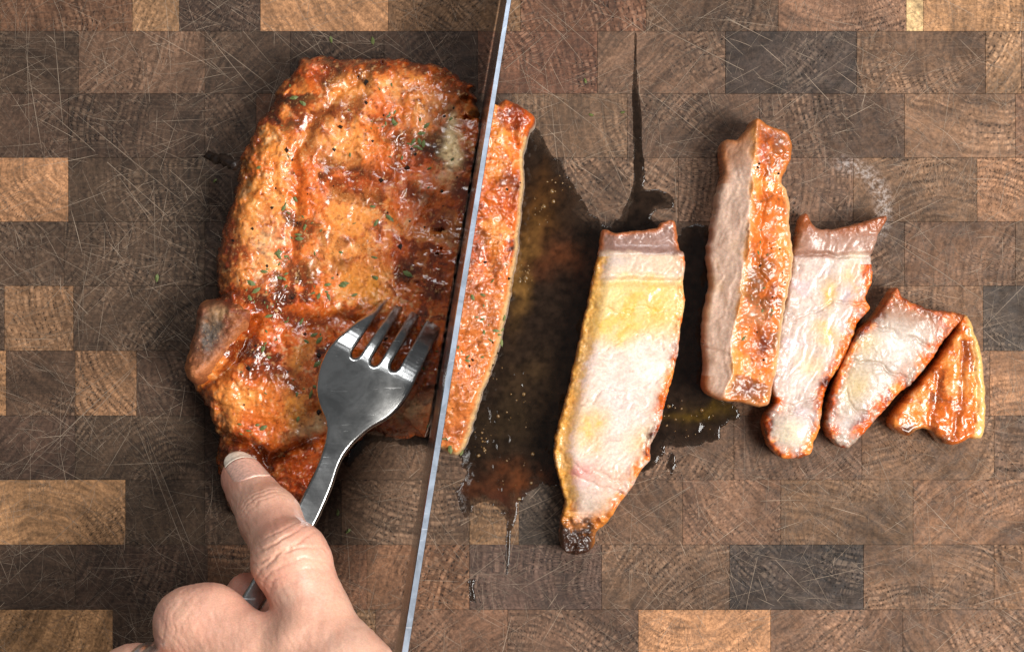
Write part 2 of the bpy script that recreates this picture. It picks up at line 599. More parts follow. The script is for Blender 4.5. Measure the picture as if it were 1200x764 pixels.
# ------------------------------------------------------------------ cutting board, block by block
board = tag(empty("cutting_board"), "dark end grain wooden cutting board, scratched, of many brown and tan blocks", "cutting board")
tones = dict(D=(0.066, 0.040, 0.027), G=(0.118, 0.069, 0.044), M=(0.160, 0.089, 0.053), R=(0.136, 0.066, 0.038),
             L=(0.38, 0.205, 0.100), T=(0.215, 0.118, 0.063), K=(0.046, 0.033, 0.026), Y=(0.60, 0.42, 0.22), P=(0.075, 0.047, 0.038))
ys = [-115, -38, 37, 110, 185, 260, 335, 411, 487, 562, 638, 714, 790, 866]
rows = [
    [(-60, 'M'), (95, 'D'), (250, 'G'), (400, 'R'), (540, 'D'), (690, 'M'), (840, 'G'), (990, 'T'), (1140, 'M'), (1300, 'G')],
    [(0, 'M'), (155, 'R'), (210, 'T'), (305, 'D'), (455, 'L'), (610, 'T'), (757, 'R'), (912, 'G'), (1062, 'M'), (1082, 'Y'), (1232, 'L'), (1320, 'M')],
    [(92, 'D'), (240, 'G'), (340, 'D'), (450, 'D'), (560, 'D'), (700, 'R'), (850, 'G'), (1004, 'K'), (1155, 'M'), (1197, 'T'), (1320, 'M')],
    [(80, 'D'), (240, 'D'), (300, 'D'), (360, 'R'), (500, 'D'), (600, 'D'), (735, 'G'), (890, 'G'), (1060, 'G'), (1190, 'M'), (1320, 'M')],
    [(80, 'L'), (245, 'D'), (400, 'D'), (560, 'R'), (660, 'D'), (795, 'G'), (1000, 'G'), (1145, 'M'), (1300, 'T')],
    [(75, 'D'), (240, 'D'), (395, 'D'), (550, 'D'), (640, 'R'), (780, 'D'), (905, 'G'), (1060, 'G'), (1190, 'M'), (1320, 'G')],
    [(5, 'D'), (86, 'T'), (240, 'D'), (395, 'D'), (550, 'D'), (700, 'D'), (810, 'G'), (950, 'G'), (1152, 'M'), (1204, 'K'), (1320, 'M')],
    [(7, 'L'), (88, 'G'), (160, 'T'), (240, 'D'), (395, 'D'), (550, 'D'), (700, 'D'), (860, 'G'), (1010, 'M'), (1160, 'M'), (1320, 'T')],
    [(88, 'D'), (240, 'D'), (390, 'D'), (500, 'G'), (620, 'G'), (700, 'D'), (860, 'G'), (1010, 'G'), (1165, 'M'), (1320, 'M')],
    [(147, 'L'), (240, 'D'), (400, 'D'), (550, 'G'), (608, 'T'), (690, 'K'), (800, 'G'), (915, 'M'), (1070, 'M'), (1320, 'T')],
    [(88, 'D'), (243, 'D'), (310, 'R'), (430, 'R'), (550, 'R'), (705, 'P'), (855, 'G'), (1012, 'K'), (1165, 'M'), (1320, 'T')],
    [(132, 'L'), (245, 'D'), (418, 'D'), (440, 'T'), (595, 'M'), (748, 'G'), (903, 'L'), (1058, 'M'), (1210, 'M'), (1320, 'G')],
    [(60, 'M'), (215, 'D'), (370, 'G'), (520, 'D'), (675, 'M'), (830, 'T'), (985, 'G'), (1140, 'M'), (1320, 'R')],
]


def block(x0, x1, y0, y1, tone):
    g = 0.035; bv = 0.05; H = 30.0
    top = float(rng.uniform(-0.03, 0.03))
    a0, a1, b0, b1 = x0 + g, x1 - g, y0 + g, y1 - g
    def ring(i, z): return [(a0 + i, b0 + i, z), (a1 - i, b0 + i, z), (a1 - i, b1 - i, z), (a0 + i, b1 - i, z)]
    V = ring(0, -H) + ring(0, top - bv) + ring(bv, top)
    F = [(8, 9, 10, 11), (3, 2, 1, 0)]
    for q in (0, 4):
        for i in range(4):
            j = (i + 1) % 4
            F.append((q + i, q + j, q + 4 + j, q + 4 + i))
    o = mesh_obj("wood_block", V, F, M_wood, board, origin=((x0 + x1) / 2, (y0 + y1) / 2, 0), smooth=False)
    j = rng.uniform(0.80, 1.24) * np.array(tones[tone]) * np.array((1.03, 0.97, 0.90)) * rng.uniform(0.97, 1.03, 3)
    o.color = (*j, 1)
    ang = rng.uniform(0, 2 * math.pi); rad = rng.uniform(18, 60)
    o["grain"] = [float(math.cos(ang) * rad), float(math.sin(ang) * rad), float(rng.uniform(0, 50))]


for r_, row in enumerate(rows):
    xp = -140
    for (xe, tn) in row:
        a = W(xp, ys[r_]); b = W(xe, ys[r_ + 1])
        block(a[0], b[0], b[1], a[1], tn)
        xp = xe
x0, y1 = W(-139, -114); x1, y0 = W(1299, 865)
V = [(x0, y0, -29.5), (x1, y0, -29.5), (x1, y1, -29.5), (x0, y1, -29.5), (x0, y0, -0.25), (x1, y0, -0.25), (x1, y1, -0.25), (x0, y1, -0.25)]
mesh_obj("glue_joint", V, [(4, 5, 6, 7), (3, 2, 1, 0), (0, 1, 5, 4), (1, 2, 6, 5), (2, 3, 7, 6), (3, 0, 4, 7)], M_glue, board, smooth=False)


# knife scars: thin raised fibres of cut wood
def scars():
    V = []; F = []; C = []
    def scar(px, py, ang, L, wd, bend, br=0.27):
        n = max(4, int(L / 4))
        p = W(px, py); a = ang
        pts = []
        for i in range(n + 1):
            pts.append(p.copy()); p = p + np.array([math.cos(a), math.sin(a)]) * (L / n)
            a += bend / n + random.gauss(0, 0.003)
        b = len(V)
        z = 0.045 + random.random() * 0.03
        for i, q in enumerate(pts):
            t = pts[min(i + 1, n)] - pts[max(i - 1, 0)]
            t = t / (np.hypot(*t) + 1e-9); nn = np.array([-t[1], t[0]])
            ww = wd * (0.25 + 0.75 * math.sin(math.pi * (i + 0.4) / (n + 0.8))) * random.uniform(0.6, 1.2)
            V.append((*(q + nn * ww / 2), z)); V.append((*(q - nn * ww / 2), z)); C.extend([(br, br * .76, br * .56, 1)] * 2)
        for i in range(n):
            if random.random() < 0.93: F.append((b + 2 * i, b + 2 * i + 1, b + 2 * i + 3, b + 2 * i + 2))
    # the long ones in the photo
    for (ax, ay, bx, by, wd) in [(230, 35, 345, 120, .22), (40, 115, 240, 290, .20), (85, 130, 215, 240, .18), (30, 0, 35, 190, .16), (62, 20, 75, 165, .18),
                                 (30, 60, 50, 190, .14), (330, 20, 380, 70, .14), (600, 75, 735, 175, .2), (740, 15, 920, 110, .22), (760, 5, 800, 40, .16),
                                 (750, 100, 860, 185, .2), (850, 20, 905, 50, .22), (630, 0, 700, 60, .15), (1080, 40, 1010, 130, .16), (1180, 50, 1090, 190, .14),
                                 (1085, 150, 1035, 260, .18), (1165, 360, 1010, 260, .13), (160, 500, 235, 690, .22), (170, 505, 245, 700, .15), (25, 555, 165, 420, .15),
                                 (0, 690, 110, 590, .16), (120, 560, 155, 500, .16), (185, 640, 230, 595, .2), (300, 20, 420, 110, .14), (560, 620, 700, 560, .13),
                                 (740, 610, 860, 540, .16), (700, 640, 830, 560, .15), (800, 560, 870, 680, .12), (905, 600, 1000, 520, .15), (930, 200, 1060, 330, .13),
                                 (640, 40, 560, 110, .14), (100, 240, 300, 330, .13), (130, 300, 260, 400, .15), (520, 700, 600, 640, .14), (610, 690, 680, 650, .16)]:
        a = W(ax, ay); b = W(bx, by); d = b - a
        scar(ax, ay, math.atan2(d[1], d[0]), np.hypot(*d), wd * random.uniform(0.45, 0.75), random.uniform(-.05, .05))
    for i in range(6500):
        base = random.choice([-0.65, -0.6, -0.7, 0.55, 0.7, 0.5, -1.4, 1.45, 0.05, None])
        a = random.uniform(-1.57, 1.57) if base is None else random.gauss(base, 0.22)
        L = random.choice([random.uniform(2, 8), random.uniform(3, 11), random.uniform(4, 14), random.uniform(8, 28)])
        scar(random.uniform(-60, 1240), random.uniform(-60, 820), a, L, random.choice([.035, .04, .05, .06, .08]), random.gauss(0, 0.06) if random.random() < .93 else random.gauss(0, .5), random.choice([random.uniform(.10, .25), random.uniform(.18, .45)]))
    o = mesh_obj("knife_scar", V, F, M_scar, board, C, origin=(0, 0, 0))
    o["kind"] = "stuff"


scars()

# ------------------------------------------------------------------ knife
TILT = math.tan(R(4.6)); BLH = 45.0


def edge_z(y): return 0.5 + 0.17 * np.maximum(0, 63 - y)      # the handle end is raised


def spine_z(y): return BLH + 0.17 * (63 - y) - 0.0035 * np.maximum(0, y - 60) ** 2


def spine_x(y):          # world x of the spine centre line
    a = W(596.5, 0, 41); b = W(474.5, 764, 69)
    return a[0] + (y - a[1]) / (b[1] - a[1]) * (b[0] - a[0])


def blade_x(y, z): return spine_x(y) - (spine_z(y) - z) * TILT


knife = tag(empty("knife", (spine_x(0), 0, 0)), "long polished steel kitchen knife seen along its spine, slicing down through the chop", "knife")


def build_knife():
    V = []; F = []
    ysec = np.concatenate([np.linspace(-112, 95, 40), np.linspace(100, 155, 14)])
    prof = [(0.02, 0.0), (0.25, 0.04), (0.55, 0.3), (0.78, 1.0)]
    for y in ysec:
        tip = max(0.0, (y - 95) / 60)
        zhi = float(spine_z(y)); zlo = float(edge_z(y)); zlo = zlo + (zhi - 1.0 - zlo) * tip ** 2.2
        th = 1.7 * (1 - 0.45 * max(0, (y + 112) / 270) ** 2) * (1 - 0.5 * tip)
        ring = []
        for s in (0.0, 0.10, 0.5, 0.85, 0.985):
            ring.append((s, th / 2 * (0.03 + 0.97 * min(1, s / 0.85) ** 0.9)))
        left = [(-hw, zlo + (zhi - zlo) * s) for s, hw in ring] + [(-th / 2 + 0.2, zhi)]
        right = [(-q[0], q[1]) for q in left]
        right[-1] = (th / 2 - 0.15, zhi - 0.06)
        left[-1] = (-th / 2 + 0.15, zhi)
        for hw, z in left + right[::-1]:
            V.append((blade_x(y, z) + hw, y, z))
    k = 12
    for i in range(len(ysec) - 1):
        for j in range(k):
            F.append((i * k + j, i * k + (j + 1) % k, (i + 1) * k + (j + 1) % k, (i + 1) * k + j))
    F.append(tuple(range(k - 1, -1, -1))); F.append(tuple((len(ysec) - 1) * k + j for j in range(k)))
    o = mesh_obj("blade", V, [f[::-1] for f in F], M_blade, knife, smooth=False)
    o.data.materials.append(M_spine)
    for i in range(len(ysec) - 1):
        for j in range(k):
            if j in (5, 6): o.data.polygons[i * k + j].material_index = 1 if j == 5 else 0
    # handle, below the picture
    V = []; F = []
    n = 14
    for i, y in enumerate(np.linspace(-112.5, -215, 16)):
        s = i / 15
        hz = 12.5 + 1.8 * math.sin(s * 5) ; hx = 7.5 + 1.0 * math.cos(s * 6)
        if i == 15: hz *= .7; hx *= .7
        for j in range(n):
            a = 2 * math.pi * j / n
            cz = float(spine_z(y)) - 14; zz = cz + hz * math.sin(a)
            V.append((blade_x(y, zz) + hx * math.cos(a), y, zz))
    for i in range(15):
        for j in range(n): F.append((i * n + j, i * n + (j + 1) % n, (i + 1) * n + (j + 1) % n, (i + 1) * n + j))
    F.append(tuple(range(n - 1, -1, -1))); F.append(tuple(15 * n + j for j in range(n)))
    mesh_obj("handle", V, F, M_handle, knife)


build_knife()

# ------------------------------------------------------------------ the chop
ORANGE = (0.58, 0.108, 0.010); TAN = (0.76, 0.27, 0.054); BROWN = (0.15, 0.024, 0.005); CHAR = (0.022, 0.008, 0.005)
PALE = (0.80, 0.54, 0.27); RED = (0.40, 0.050, 0.005); GOLD = (0.72, 0.25, 0.03)


def crust_color(x, y, px, py, seed, dark=0.0):
    c = np.tile(np.array(ORANGE), (len(x), 1))
    xw = x + 1.6 * fbm(x, y, 4, seed + 5, 3); yw = y + 1.6 * fbm(x, y, 4, seed + 6, 3)
    n1 = fbm(xw, yw, 13, seed, 4); n2 = fbm(xw, yw, 5, seed + 1, 5, 0.62); n3 = fbm(xw, yw, 1.7, seed + 2, 4, 0.65)
    n4 = 0.75 * fbm(xw, yw, 9, seed + 8, 4) + 0.65 * fbm(xw, yw, 3.2, seed + 9, 4, 0.65) + dark
    pool = sstep(0.05, 0.40, n4)
    c = mixc(c, TAN, sstep(-0.05, 0.6, 0.9 * n1 + 0.5 * n2 - 0.5 * dark) * 0.8)
    c = mixc(c, GOLD, sstep(0.25, 0.8, n2 + 0.5 * n3) * 0.4)
    c = mixc(c, PALE, sstep(0.45, 0.85, n3 + 0.25 * n1) * 0.5)
    c = mixc(c, RED, sstep(-0.12, 0.2, n4) * 0.8)
    c = mixc(c, BROWN, sstep(0.16, 0.36, n4) * 0.9)
    c = mixc(c, CHAR, sstep(0.5, 0.85, n4) * 0.85)
    c = mixc(c, BROWN, sstep(0.65, 0.95, -n3) * 0.5)
    return c, n1, n2, n3


ZR = 18.0
chop_px = [(352, 68), (372, 64), (400, 67), (440, 64), (480, 68), (520, 80), (555, 97)]
cut = []
for yy in np.linspace(50, -24, 9):
    cut.append((blade_x(yy, 20) - 1.0, yy))
chop_px2 = [(497, 512), (462, 513), (430, 506), (400, 530), (386, 560), (373, 590), (345, 594), (320, 590), (300, 602), (278, 609), (262, 600), (252, 572),
            (248, 530), (249, 505), (238, 476), (224, 452), (222, 430), (226, 400), (238, 365), (250, 345), (251, 322), (252, 300), (256, 270), (266, 238),
            (274, 205), (281, 182), (293, 155), (302, 138), (318, 118), (328, 97), (340, 84)]
chop_poly = np.concatenate([catmull(Wp(chop_px, ZR), 6, False), np.array(cut), catmull(Wp(chop_px2, ZR), 6, False)])
G_rim = [(430, 92), (395, 112), (368, 140), (352, 175), (345, 215), (346, 262), (338, 300), (325, 335)]
G_seam = [(262, 345), (300, 352), (322, 372), (355, 378), (395, 372), (450, 392), (500, 400)]
G_bone = [(236, 458), (265, 436), (288, 405), (304, 376)]
G_low = [(258, 512), (290, 525), (316, 548), (335, 528), (385, 512)]


def chop_z(x, y, d):
    px, py = toPx(x, y, ZR)
    wx = px + 5 * fbm(x, y, 6, 301); wy = py + 5 * fbm(x, y, 6, 302)
    cutside = sstep(2.0, 9.0, blade_x(y, 20) - x)        # no rounding along the cut
    de = np.where(blade_x(y, 20) - 1.0 - x < d + 0.9, 30, d)
    r = 9.0
    t = np.clip(de / r, 0, 1)
    z = 20.5 * (0.42 + 0.58 * np.sqrt(np.clip(1 - (1 - t) ** 2, 0, 1)))
    low = sstep(440, 580, py)
    z = z - 5.5 * low
    z += 2.0 * blob(px, py, 460, 230, 110, 150)
    for g, dep, wd in ((G_rim, 0.9, 6), (G_seam, 0.8, 8), (G_bone, 2.6, 8), (G_low, 2.6, 6)):
        dl = dline(wx, wy, g)
        z -= dep * np.exp(-(dl / wd) ** 2)
        z += 0.35 * dep * np.exp(-((dl - 2.2 * wd) / (1.5 * wd)) ** 2)
    xw = x + 1.5 * fbm(x, y, 3.5, 28, 3); yw = y + 1.5 * fbm(x, y, 3.5, 29, 3)
    act = 0.25 + 1.0 * sstep(-0.3, 0.6, fbm(x, y, 11, 30, 3))
    z += 0.75 * fbm(xw, yw, 14, 21, 3) + 0.42 * fbm(xw, yw, 5, 22, 4) + act * (0.28 * fbm(xw, yw, 2.2, 23, 4, 0.55) + 0.15 * ridge(xw, yw, 1.6, 31, 3))
    edge = np.exp(-(de / 5.0) ** 2)
    z += edge * (0.9 * fbm(x, y, 2.4, 24, 3, 0.6))
    # crinkled fat skin on the left shoulder
    m = blob(px, py, 312, 190, 22, 60, 12)
    z += m * (1.0 * ridge(x, y, 3.2, 25) - 0.4)
    z += 1.0 * blob(px, py, 330, 560, 40, 25) * (ridge(x, y, 2.2, 27) - 0.5)
    return np.maximum(z, 3.0)


def chop_col(x, y, d, z, s):
    px, py = toPx(x, y, ZR)
    wx = px + 9 * fbm(x, y, 6, 311); wy = py + 9 * fbm(x, y, 6, 312)
    c, n1, n2, n3 = crust_color(x, y, px, py, 40, 0.0)
    for (cx, cy, rx, ry, a, col, k) in [
        (400, 112, 30, 16, -20, TAN, .6), (352, 80, 30, 12, 0, RED, .5), (395, 135, 34, 13, -25, BROWN, .85), (372, 170, 26, 14, 10, BROWN, .55),
        (455, 108, 60, 18, 8, TAN, .55), (408, 170, 36, 22, 0, TAN, .7), (530, 120, 34, 30, 40, BROWN, .45),
        (495, 130, 20, 26, 20, TAN, .7), (528, 178, 10, 36, 6, (0.95, 0.66, 0.33), 1.0), (548, 240, 14, 60, 10, BROWN, .8), (512, 250, 24, 26, 0, BROWN, .8),
        (475, 222, 22, 18, 0, BROWN, .7), (455, 185, 25, 20, 0, ORANGE, .5), (420, 215, 30, 16, 30, RED, .6), (460, 290, 40, 18, -30, RED, .6),
        (405, 250, 30, 26, 0, TAN, .8), (430, 330, 30, 24, 0, GOLD, .7), (385, 300, 24, 22, 0, TAN, .7), (505, 325, 26, 30, 0, BROWN, .65),
        (330, 210, 10, 50, 5, TAN, .6), (316, 290, 20, 34, 0, PALE, .35), (300, 240, 14, 40, 5, GOLD, .5), (270, 300, 16, 50, 8, BROWN, .75), (290, 190, 10, 40, 15, CHAR, .55),
        (345, 370, 30, 16, 10, BROWN, .85), (320, 345, 22, 16, 0, CHAR, .5), (330, 440, 30, 16, 0, BROWN, .6), (285, 470, 26, 20, 0, TAN, .7), (345, 480, 30, 26, 0, GOLD, .5),
        (370, 500, 20, 12, -20, PALE, .5), (350, 560, 26, 24, 0, RED, .7), (265, 540, 20, 40, 0, BROWN, .85), (255, 590, 16, 20, 0, CHAR, .5), (440, 440, 40, 30, 0, ORANGE, .4),
        (485, 480, 22, 22, 0, PALE, .5), (455, 500, 30, 12, 0, BROWN, .6), (470, 420, 60, 34, 30, ORANGE, .35)]:
        c = mixc(c, col, np.clip(1.15 * blob(wx, wy, cx, cy, rx, ry, a) * k * (1 + 0.7 * n3 + 0.5 * n2), 0, 1))
    for g, wd in ((G_seam, 7), (G_bone, 6), (G_low, 5)):
        c = mixc(c, BROWN, 0.75 * np.exp(-(dline(wx, wy, g) / wd) ** 2))
    # browner rind round the outside
    out = np.exp(-(d / 2.2) ** 2) * (blade_x(y, 20) - x > 6)
    c = mixc(c, BROWN, np.clip(out * (0.55 + 0.5 * n2), 0, 1))
    # freckles of spice
    sp = fbm(x, y, 0.8, 77, 2)
    c = mixc(c, BROWN, sstep(0.75, 1.0, sp) * 0.55)
    c = mixc(c, (0.70, 0.40, 0.16), sstep(0.8, 1.05, -sp) * 0.45)
    inner = (blade_x(y, 20) - 1.6 - x < 0) & (s > 0)
    c = np.where(inner[:, None], np.array([0.62, 0.45, 0.36]), c)
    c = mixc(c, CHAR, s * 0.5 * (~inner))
    lum = c @ np.array([0.3, 0.6, 0.1])
    rough = 0.15 + 0.24 * sstep(0.04, 0.26, lum) + 0.06 * n3
    return np.concatenate([c, np.clip(rough, 0.12, 0.6)[:, None]], 1)


chop = tag(empty("pork_chop", (*W(400, 320), 0)), "large glazed orange brown pork chop with a bone end, pinned under the fork", "pork chop")
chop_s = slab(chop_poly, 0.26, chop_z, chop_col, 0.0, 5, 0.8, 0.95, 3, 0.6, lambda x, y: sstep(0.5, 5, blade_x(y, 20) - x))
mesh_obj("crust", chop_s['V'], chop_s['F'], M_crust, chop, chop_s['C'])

# rib bone end
bone_poly = catmull(Wp([(230, 358), (246, 352), (264, 351), (284, 352), (301, 360), (297, 378), (280, 402), (262, 424), (244, 448), (226, 452), (214, 434), (217, 412), (225, 385)], 20), 6)


def bone_z(x, y, d):
    px, py = toPx(x, y, 20)
    t = np.clip(d / 3.5, 0, 1)
    z = 23.5 * (0.5 + 0.5 * np.sqrt(np.clip(1 - (1 - t) ** 2, 0, 1)))
    dl = dline(px, py, [(226, 440), (250, 425), (275, 400), (300, 372)])
    z += 1.2 * np.exp(-(dl / 8) ** 2) - 1.8 * blob(px, py, 247, 385, 17, 26, 15)
    z += 0.6 * fbm(x, y, 3, 51, 4, 0.65) + 0.30 * fbm(x, y, 1.2, 52, 3)
    return z


def bone_col(x, y, d, z, s):
    px, py = toPx(x, y, 20)
    n2 = fbm(x, y, 4, 53, 4, 0.6); n3 = fbm(x, y, 1.2, 54, 3)
    c = np.tile(np.array((0.27, 0.075, 0.018)), (len(x), 1))
    c = mixc(c, TAN, sstep(0.2, 0.9, n2) * 0.4)
    c = mixc(c, (0.085, 0.062, 0.048), np.clip(1.2 * blob(px, py, 247, 388, 17, 32, 15) * (1 + 0.4 * n3), 0, 1))
    c = mixc(c, (0.26, 0.14, 0.06), np.clip(blob(px, py, 262, 366, 14, 10) + 0.4 * n2 * blob(px, py, 262, 366, 30), 0, 1))
    c = mixc(c, (0.46, 0.16, 0.055), 0.8 * np.exp(-(dline(px, py, [(226, 440), (252, 426), (278, 400), (300, 374)]) / 7) ** 2))
    c = mixc(c, BROWN, sstep(0.3, 0.9, -n2 + 0.5 * n3) * 0.7)
    c = mixc(c, BROWN, s * 0.8)
    return np.concatenate([c, np.full((len(x), 1), 0.62)], 1)


bs = slab(bone_poly, 0.3, bone_z, bone_col, 1.0, 4, 0.5, 0.35, 8)
mesh_obj("rib_bone", bs['V'], bs['F'], M_bone, chop, bs['C'])


def tube(pts, rad, n=8, noise=0.0):
    V = []; F = []
    pts = np.asarray(pts, float); m = len(pts)
    for i, p in enumerate(pts):
        t = pts[min(i + 1, m - 1)] - pts[max(i - 1, 0)]; t /= np.linalg.norm(t)
        u = np.cross(t, (0, 0, 1)); u = u / (np.linalg.norm(u) + 1e-9); v = np.cross(u, t)
        for j in range(n):
            a = 2 * math.pi * j / n
            r = rad[i] * (1 + noise * random.uniform(-1, 1))
            V.append(p + r * (math.cos(a) * u + math.sin(a) * v))
    for i in range(m - 1):
        for j in range(n): F.append((i * n + j, (i + 1) * n + j, (i + 1) * n + (j + 1) % n, i * n + (j + 1) % n))
    F.append(tuple(range(n))); F.append(tuple((m - 1) * n + j for j in range(n - 1, -1, -1)))
    return V, F


sl = [(243, 184), (251, 184), (258, 188), (266, 189), (273, 193), (282, 198)]
V, F = tube([(*W(a, b, 8), 8 + 0.8 * i) for i, (a, b) in enumerate(catmull(sl, 3, False))], [0.4] + [1.0 + 0.5 * random.random() for _ in range(len(catmull(sl, 3, False)) - 1)], 8, 0.35)
mesh_obj("burnt_sliver", V, F, M_char, chop)


# small things strewn on top
def flakes(spec, sampler, zref, mat, name, parent, size, leaf=True):
    V = []; F = []
    for (px, py) in spec:
        p = W(px, py, zref)
        z, ok = sampler(np.array([p[0]]), np.array([p[1]]))
        if not ok[0]: continue
        z = z[0]
        a = random.uniform(0, 6.28); L = size * random.choice([.4, .6, .8, 1.0, 1.3, 1.7]) * random.uniform(.8, 1.2); wd = L * random.uniform(0.3, 0.55)
        ca, sa = math.cos(a), math.sin(a)
        b = len(V)
        if leaf:
            for (u, v, h) in ((-1, 0, .25), (-.3, .9, .45), (.4, .7, .3), (1, 0, .15), (.3, -.8, .45), (-.4, -.8, .3), (0, 0, .7)):
                V.append((p[0] + ca * u * L - sa * v * wd, p[1] + sa * u * L + ca * v * wd, z + h * L * 0.5 + random.uniform(0, 0.15)))
            for i in range(6): F.append((b + i, b + 6, b + (i + 1) % 6)[::-1])
        else:
            r = L
            for (u, v, h) in ((-1, 0, 0), (0, 1, 0), (1, .2, 0), (0, -1, 0), (-.3, .1, 1.), (.4, -.1, .8)):
                V.append((p[0] + r * (u + random.uniform(-.3, .3)), p[1] + r * (v + random.uniform(-.3, .3)), z - 0.1 + h * r))
            for f in ((0, 3, 4), (3, 5, 4), (3, 2, 5), (2, 1, 5), (1, 4, 5), (1, 0, 4)): F.append(tuple(b + i for i in f))
    if F:
        o = mesh_obj(name, V, F, mat, parent, smooth=False)
        o["kind"] = "stuff"


def spray(centres, n, sd):
    out = []
    for _ in range(n):
        c = random.choice(centres)
        out.append((random.gauss(c[0], sd), random.gauss(c[1], sd)))
    return out


hc = [(460, 140), (490, 160), (455, 150), (340, 245), (365, 275), (362, 275), (320, 330), (330, 300), (310, 405), (375, 410), (360, 450), (480, 165), (300, 355), (330, 370), (340, 200), (390, 340), (290, 500)]
flakes(spray(hc, 110, 9) + [(random.uniform(270, 540), random.uniform(80, 500)) for _ in range(50)], chop_s['sample'], ZR, M_herb, "herb_flakes", chop, 0.75)
flakes([(random.uniform(270, 540), random.uniform(80, 560)) for _ in range(70)] + [(314, 312), (400, 150), (455, 250), (470, 290), (332, 535)] * 3, chop_s['sample'], ZR, M_pepper, "pepper_specks", chop, 0.42, False)

# ------------------------------------------------------------------ the slice being cut
st_px = [(592, 115), (606, 121), (627, 137), (619, 155), (614, 180), (613, 220), (608, 280), (600, 330), (590, 380), (580, 420), (563, 465), (556, 490), (549, 510), (541, 530), (530, 535), (513, 526)]
st_l = [(blade_x(yy, 20) + 1.6, yy) for yy in np.linspace(-31, 56, 9)]
st_poly = np.concatenate([catmull(Wp(st_px, 20), 6, False), np.array(st_l)])


def st_z(x, y, d):
    px, py = toPx(x, y, 20)
    de = np.where(x - blade_x(y, 20) - 1.6 < d + 0.9, 30, d)
    t = np.clip(de / 2.2, 0, 1)
    z = 20.0 * (0.80 + 0.20 * np.sqrt(np.clip(1 - (1 - t) ** 2, 0, 1)))
    z += 0.9 * fbm(x, y, 9, 61, 3) + 0.45 * fbm(x, y, 3, 62, 4) + 0.22 * fbm(x, y, 1.2, 63, 2)
    z -= 1.2 * np.exp(-(dline(px, py, [(600, 150), (608, 190), (598, 240)]) / 6) ** 2)
    return z - 2.5 * sstep(470, 540, py)


def st_col(x, y, d, z, s):
    px, py = toPx(x, y, 20)
    wx = px + 8 * fbm(x, y, 5, 64); wy = py + 8 * fbm(x, y, 5, 65)
    c, n1, n2, n3 = crust_color(x, y, px, py, 140, -0.02)
    low = sstep(280, 380, py)
    c = mixc(c, (0.58, 0.20, 0.05), low * 0.6)
    for (cx, cy, rx, ry, a, col, k) in [(598, 215, 12, 22, 0, BROWN, .9), (590, 240, 14, 14, 0, RED, .8), (585, 170, 10, 30, 0, GOLD, .7), (608, 135, 20, 10, 20, RED, .7),
                                        (575, 280, 12, 30, 0, TAN, .7), (568, 300, 10, 20, 0, RED, .5), (555, 345, 14, 14, 0, BROWN, .5), (572, 380, 10, 20, 0, BROWN, .35), (545, 430, 20, 30, 0, ORANGE, .5), (530, 505, 20, 18, 0, RED, .4)]:
        c = mixc(c, col, np.clip(blob(wx, wy, cx, cy, rx, ry, a) * k, 0, 1))
    rim = sstep(1.3, 0.3, d) * (x - blade_x(y, 20) > 3) * (py > 160)
    c = mixc(c, (0.70, 0.47, 0.22), rim * 0.85)
    side = (s > 0).astype(float)
    pale = np.tile(np.array((0.62, 0.47, 0.36)), (len(x), 1)) * (1 + 0.15 * n3[:, None])
    c = c * (1 - side[:, None]) + pale * side[:, None]
    sp = fbm(x, y, 0.8, 177, 2)
    c = mixc(c, BROWN, sstep(0.75, 1.0, sp) * 0.5)
    return np.concatenate([c, np.clip(0.34 + 0.12 * n2, 0.15, 0.6)[:, None]], 1)


st = tag(empty("pork_slice", (*W(575, 320), 0)), "narrow strip of chop just cut free, standing right against the knife blade", "meat slice")
ss = slab(st_poly, 0.26, st_z, st_col, 0.0, 5, 0.3, 0.35, 13, 0.0, lambda x, y: sstep(1.5, 5, x - blade_x(y, 20)))
mesh_obj("crust", ss['V'], ss['F'], M_crust, st, ss['C'])
flakes(spray([(588, 325), (552, 345), (548, 410), (540, 515), (580, 390), (568, 365)], 26, 9), ss['sample'], 20, M_herb, "herb_flakes", st, 0.7)
flakes([(random.uniform(530, 610), random.uniform(160, 520)) for _ in range(40)], ss['sample'], 20, M_pepper, "pepper_specks", st, 0.3, False)

# ------------------------------------------------------------------ cut slices
MEAT = (0.66, 0.50, 0.41); GREY = (0.52, 0.43, 0.38); YEL = (0.66, 0.38, 0.05); PINK = (0.60, 0.30, 0.26); FATC = (0.60, 0.42, 0.27); RIM = (0.58, 0.19, 0.025); RIND = (0.26, 0.12, 0.08)


def cut_slice(label, px, zr, zf, cf, res=0.28, en=0.45, seed=0, name="pork_slice", mat=None, bulge=0.1):
    poly = catmull(Wp(px, zr), 5)
    th = tag(empty(name, (*poly.mean(0), 0)), label, "meat slice")
    s_ = slab(poly, res, zf, cf, 0.0, 4, bulge, en, seed)
    mesh_obj("flesh", s_['V'], s_['F'], mat or M_flesh, th, s_['C'])
    return th, s_


def rim_crust(c, x, y, mask, seed):
    cc, _, _, _ = crust_color(x, y, x, y, seed, -0.08)
    return c * (1 - mask[:, None]) + cc * mask[:, None]


def rim_relief(x, y, d, seed, w=2.2):
    return np.exp(-(d / w) ** 2) * (0.55 * fbm(x, y, 3.0, seed, 4, 0.65) + 0.30 * fbm(x, y, 1.1, seed + 1, 3, 0.6))


def fibre(x, y, ang, seed, across=1.1, along=9):
    c, s = math.cos(R(ang)), math.sin(R(ang))
    x = x + 2.2 * fbm(x, y, 7, seed + 3, 3); y = y + 2.2 * fbm(x, y, 7, seed + 4, 3)
    u = x * c + y * s; v = -x * s + y * c
    return 0.6 * fbm(u / along, v / across, 1.0, seed, 4, 0.55)


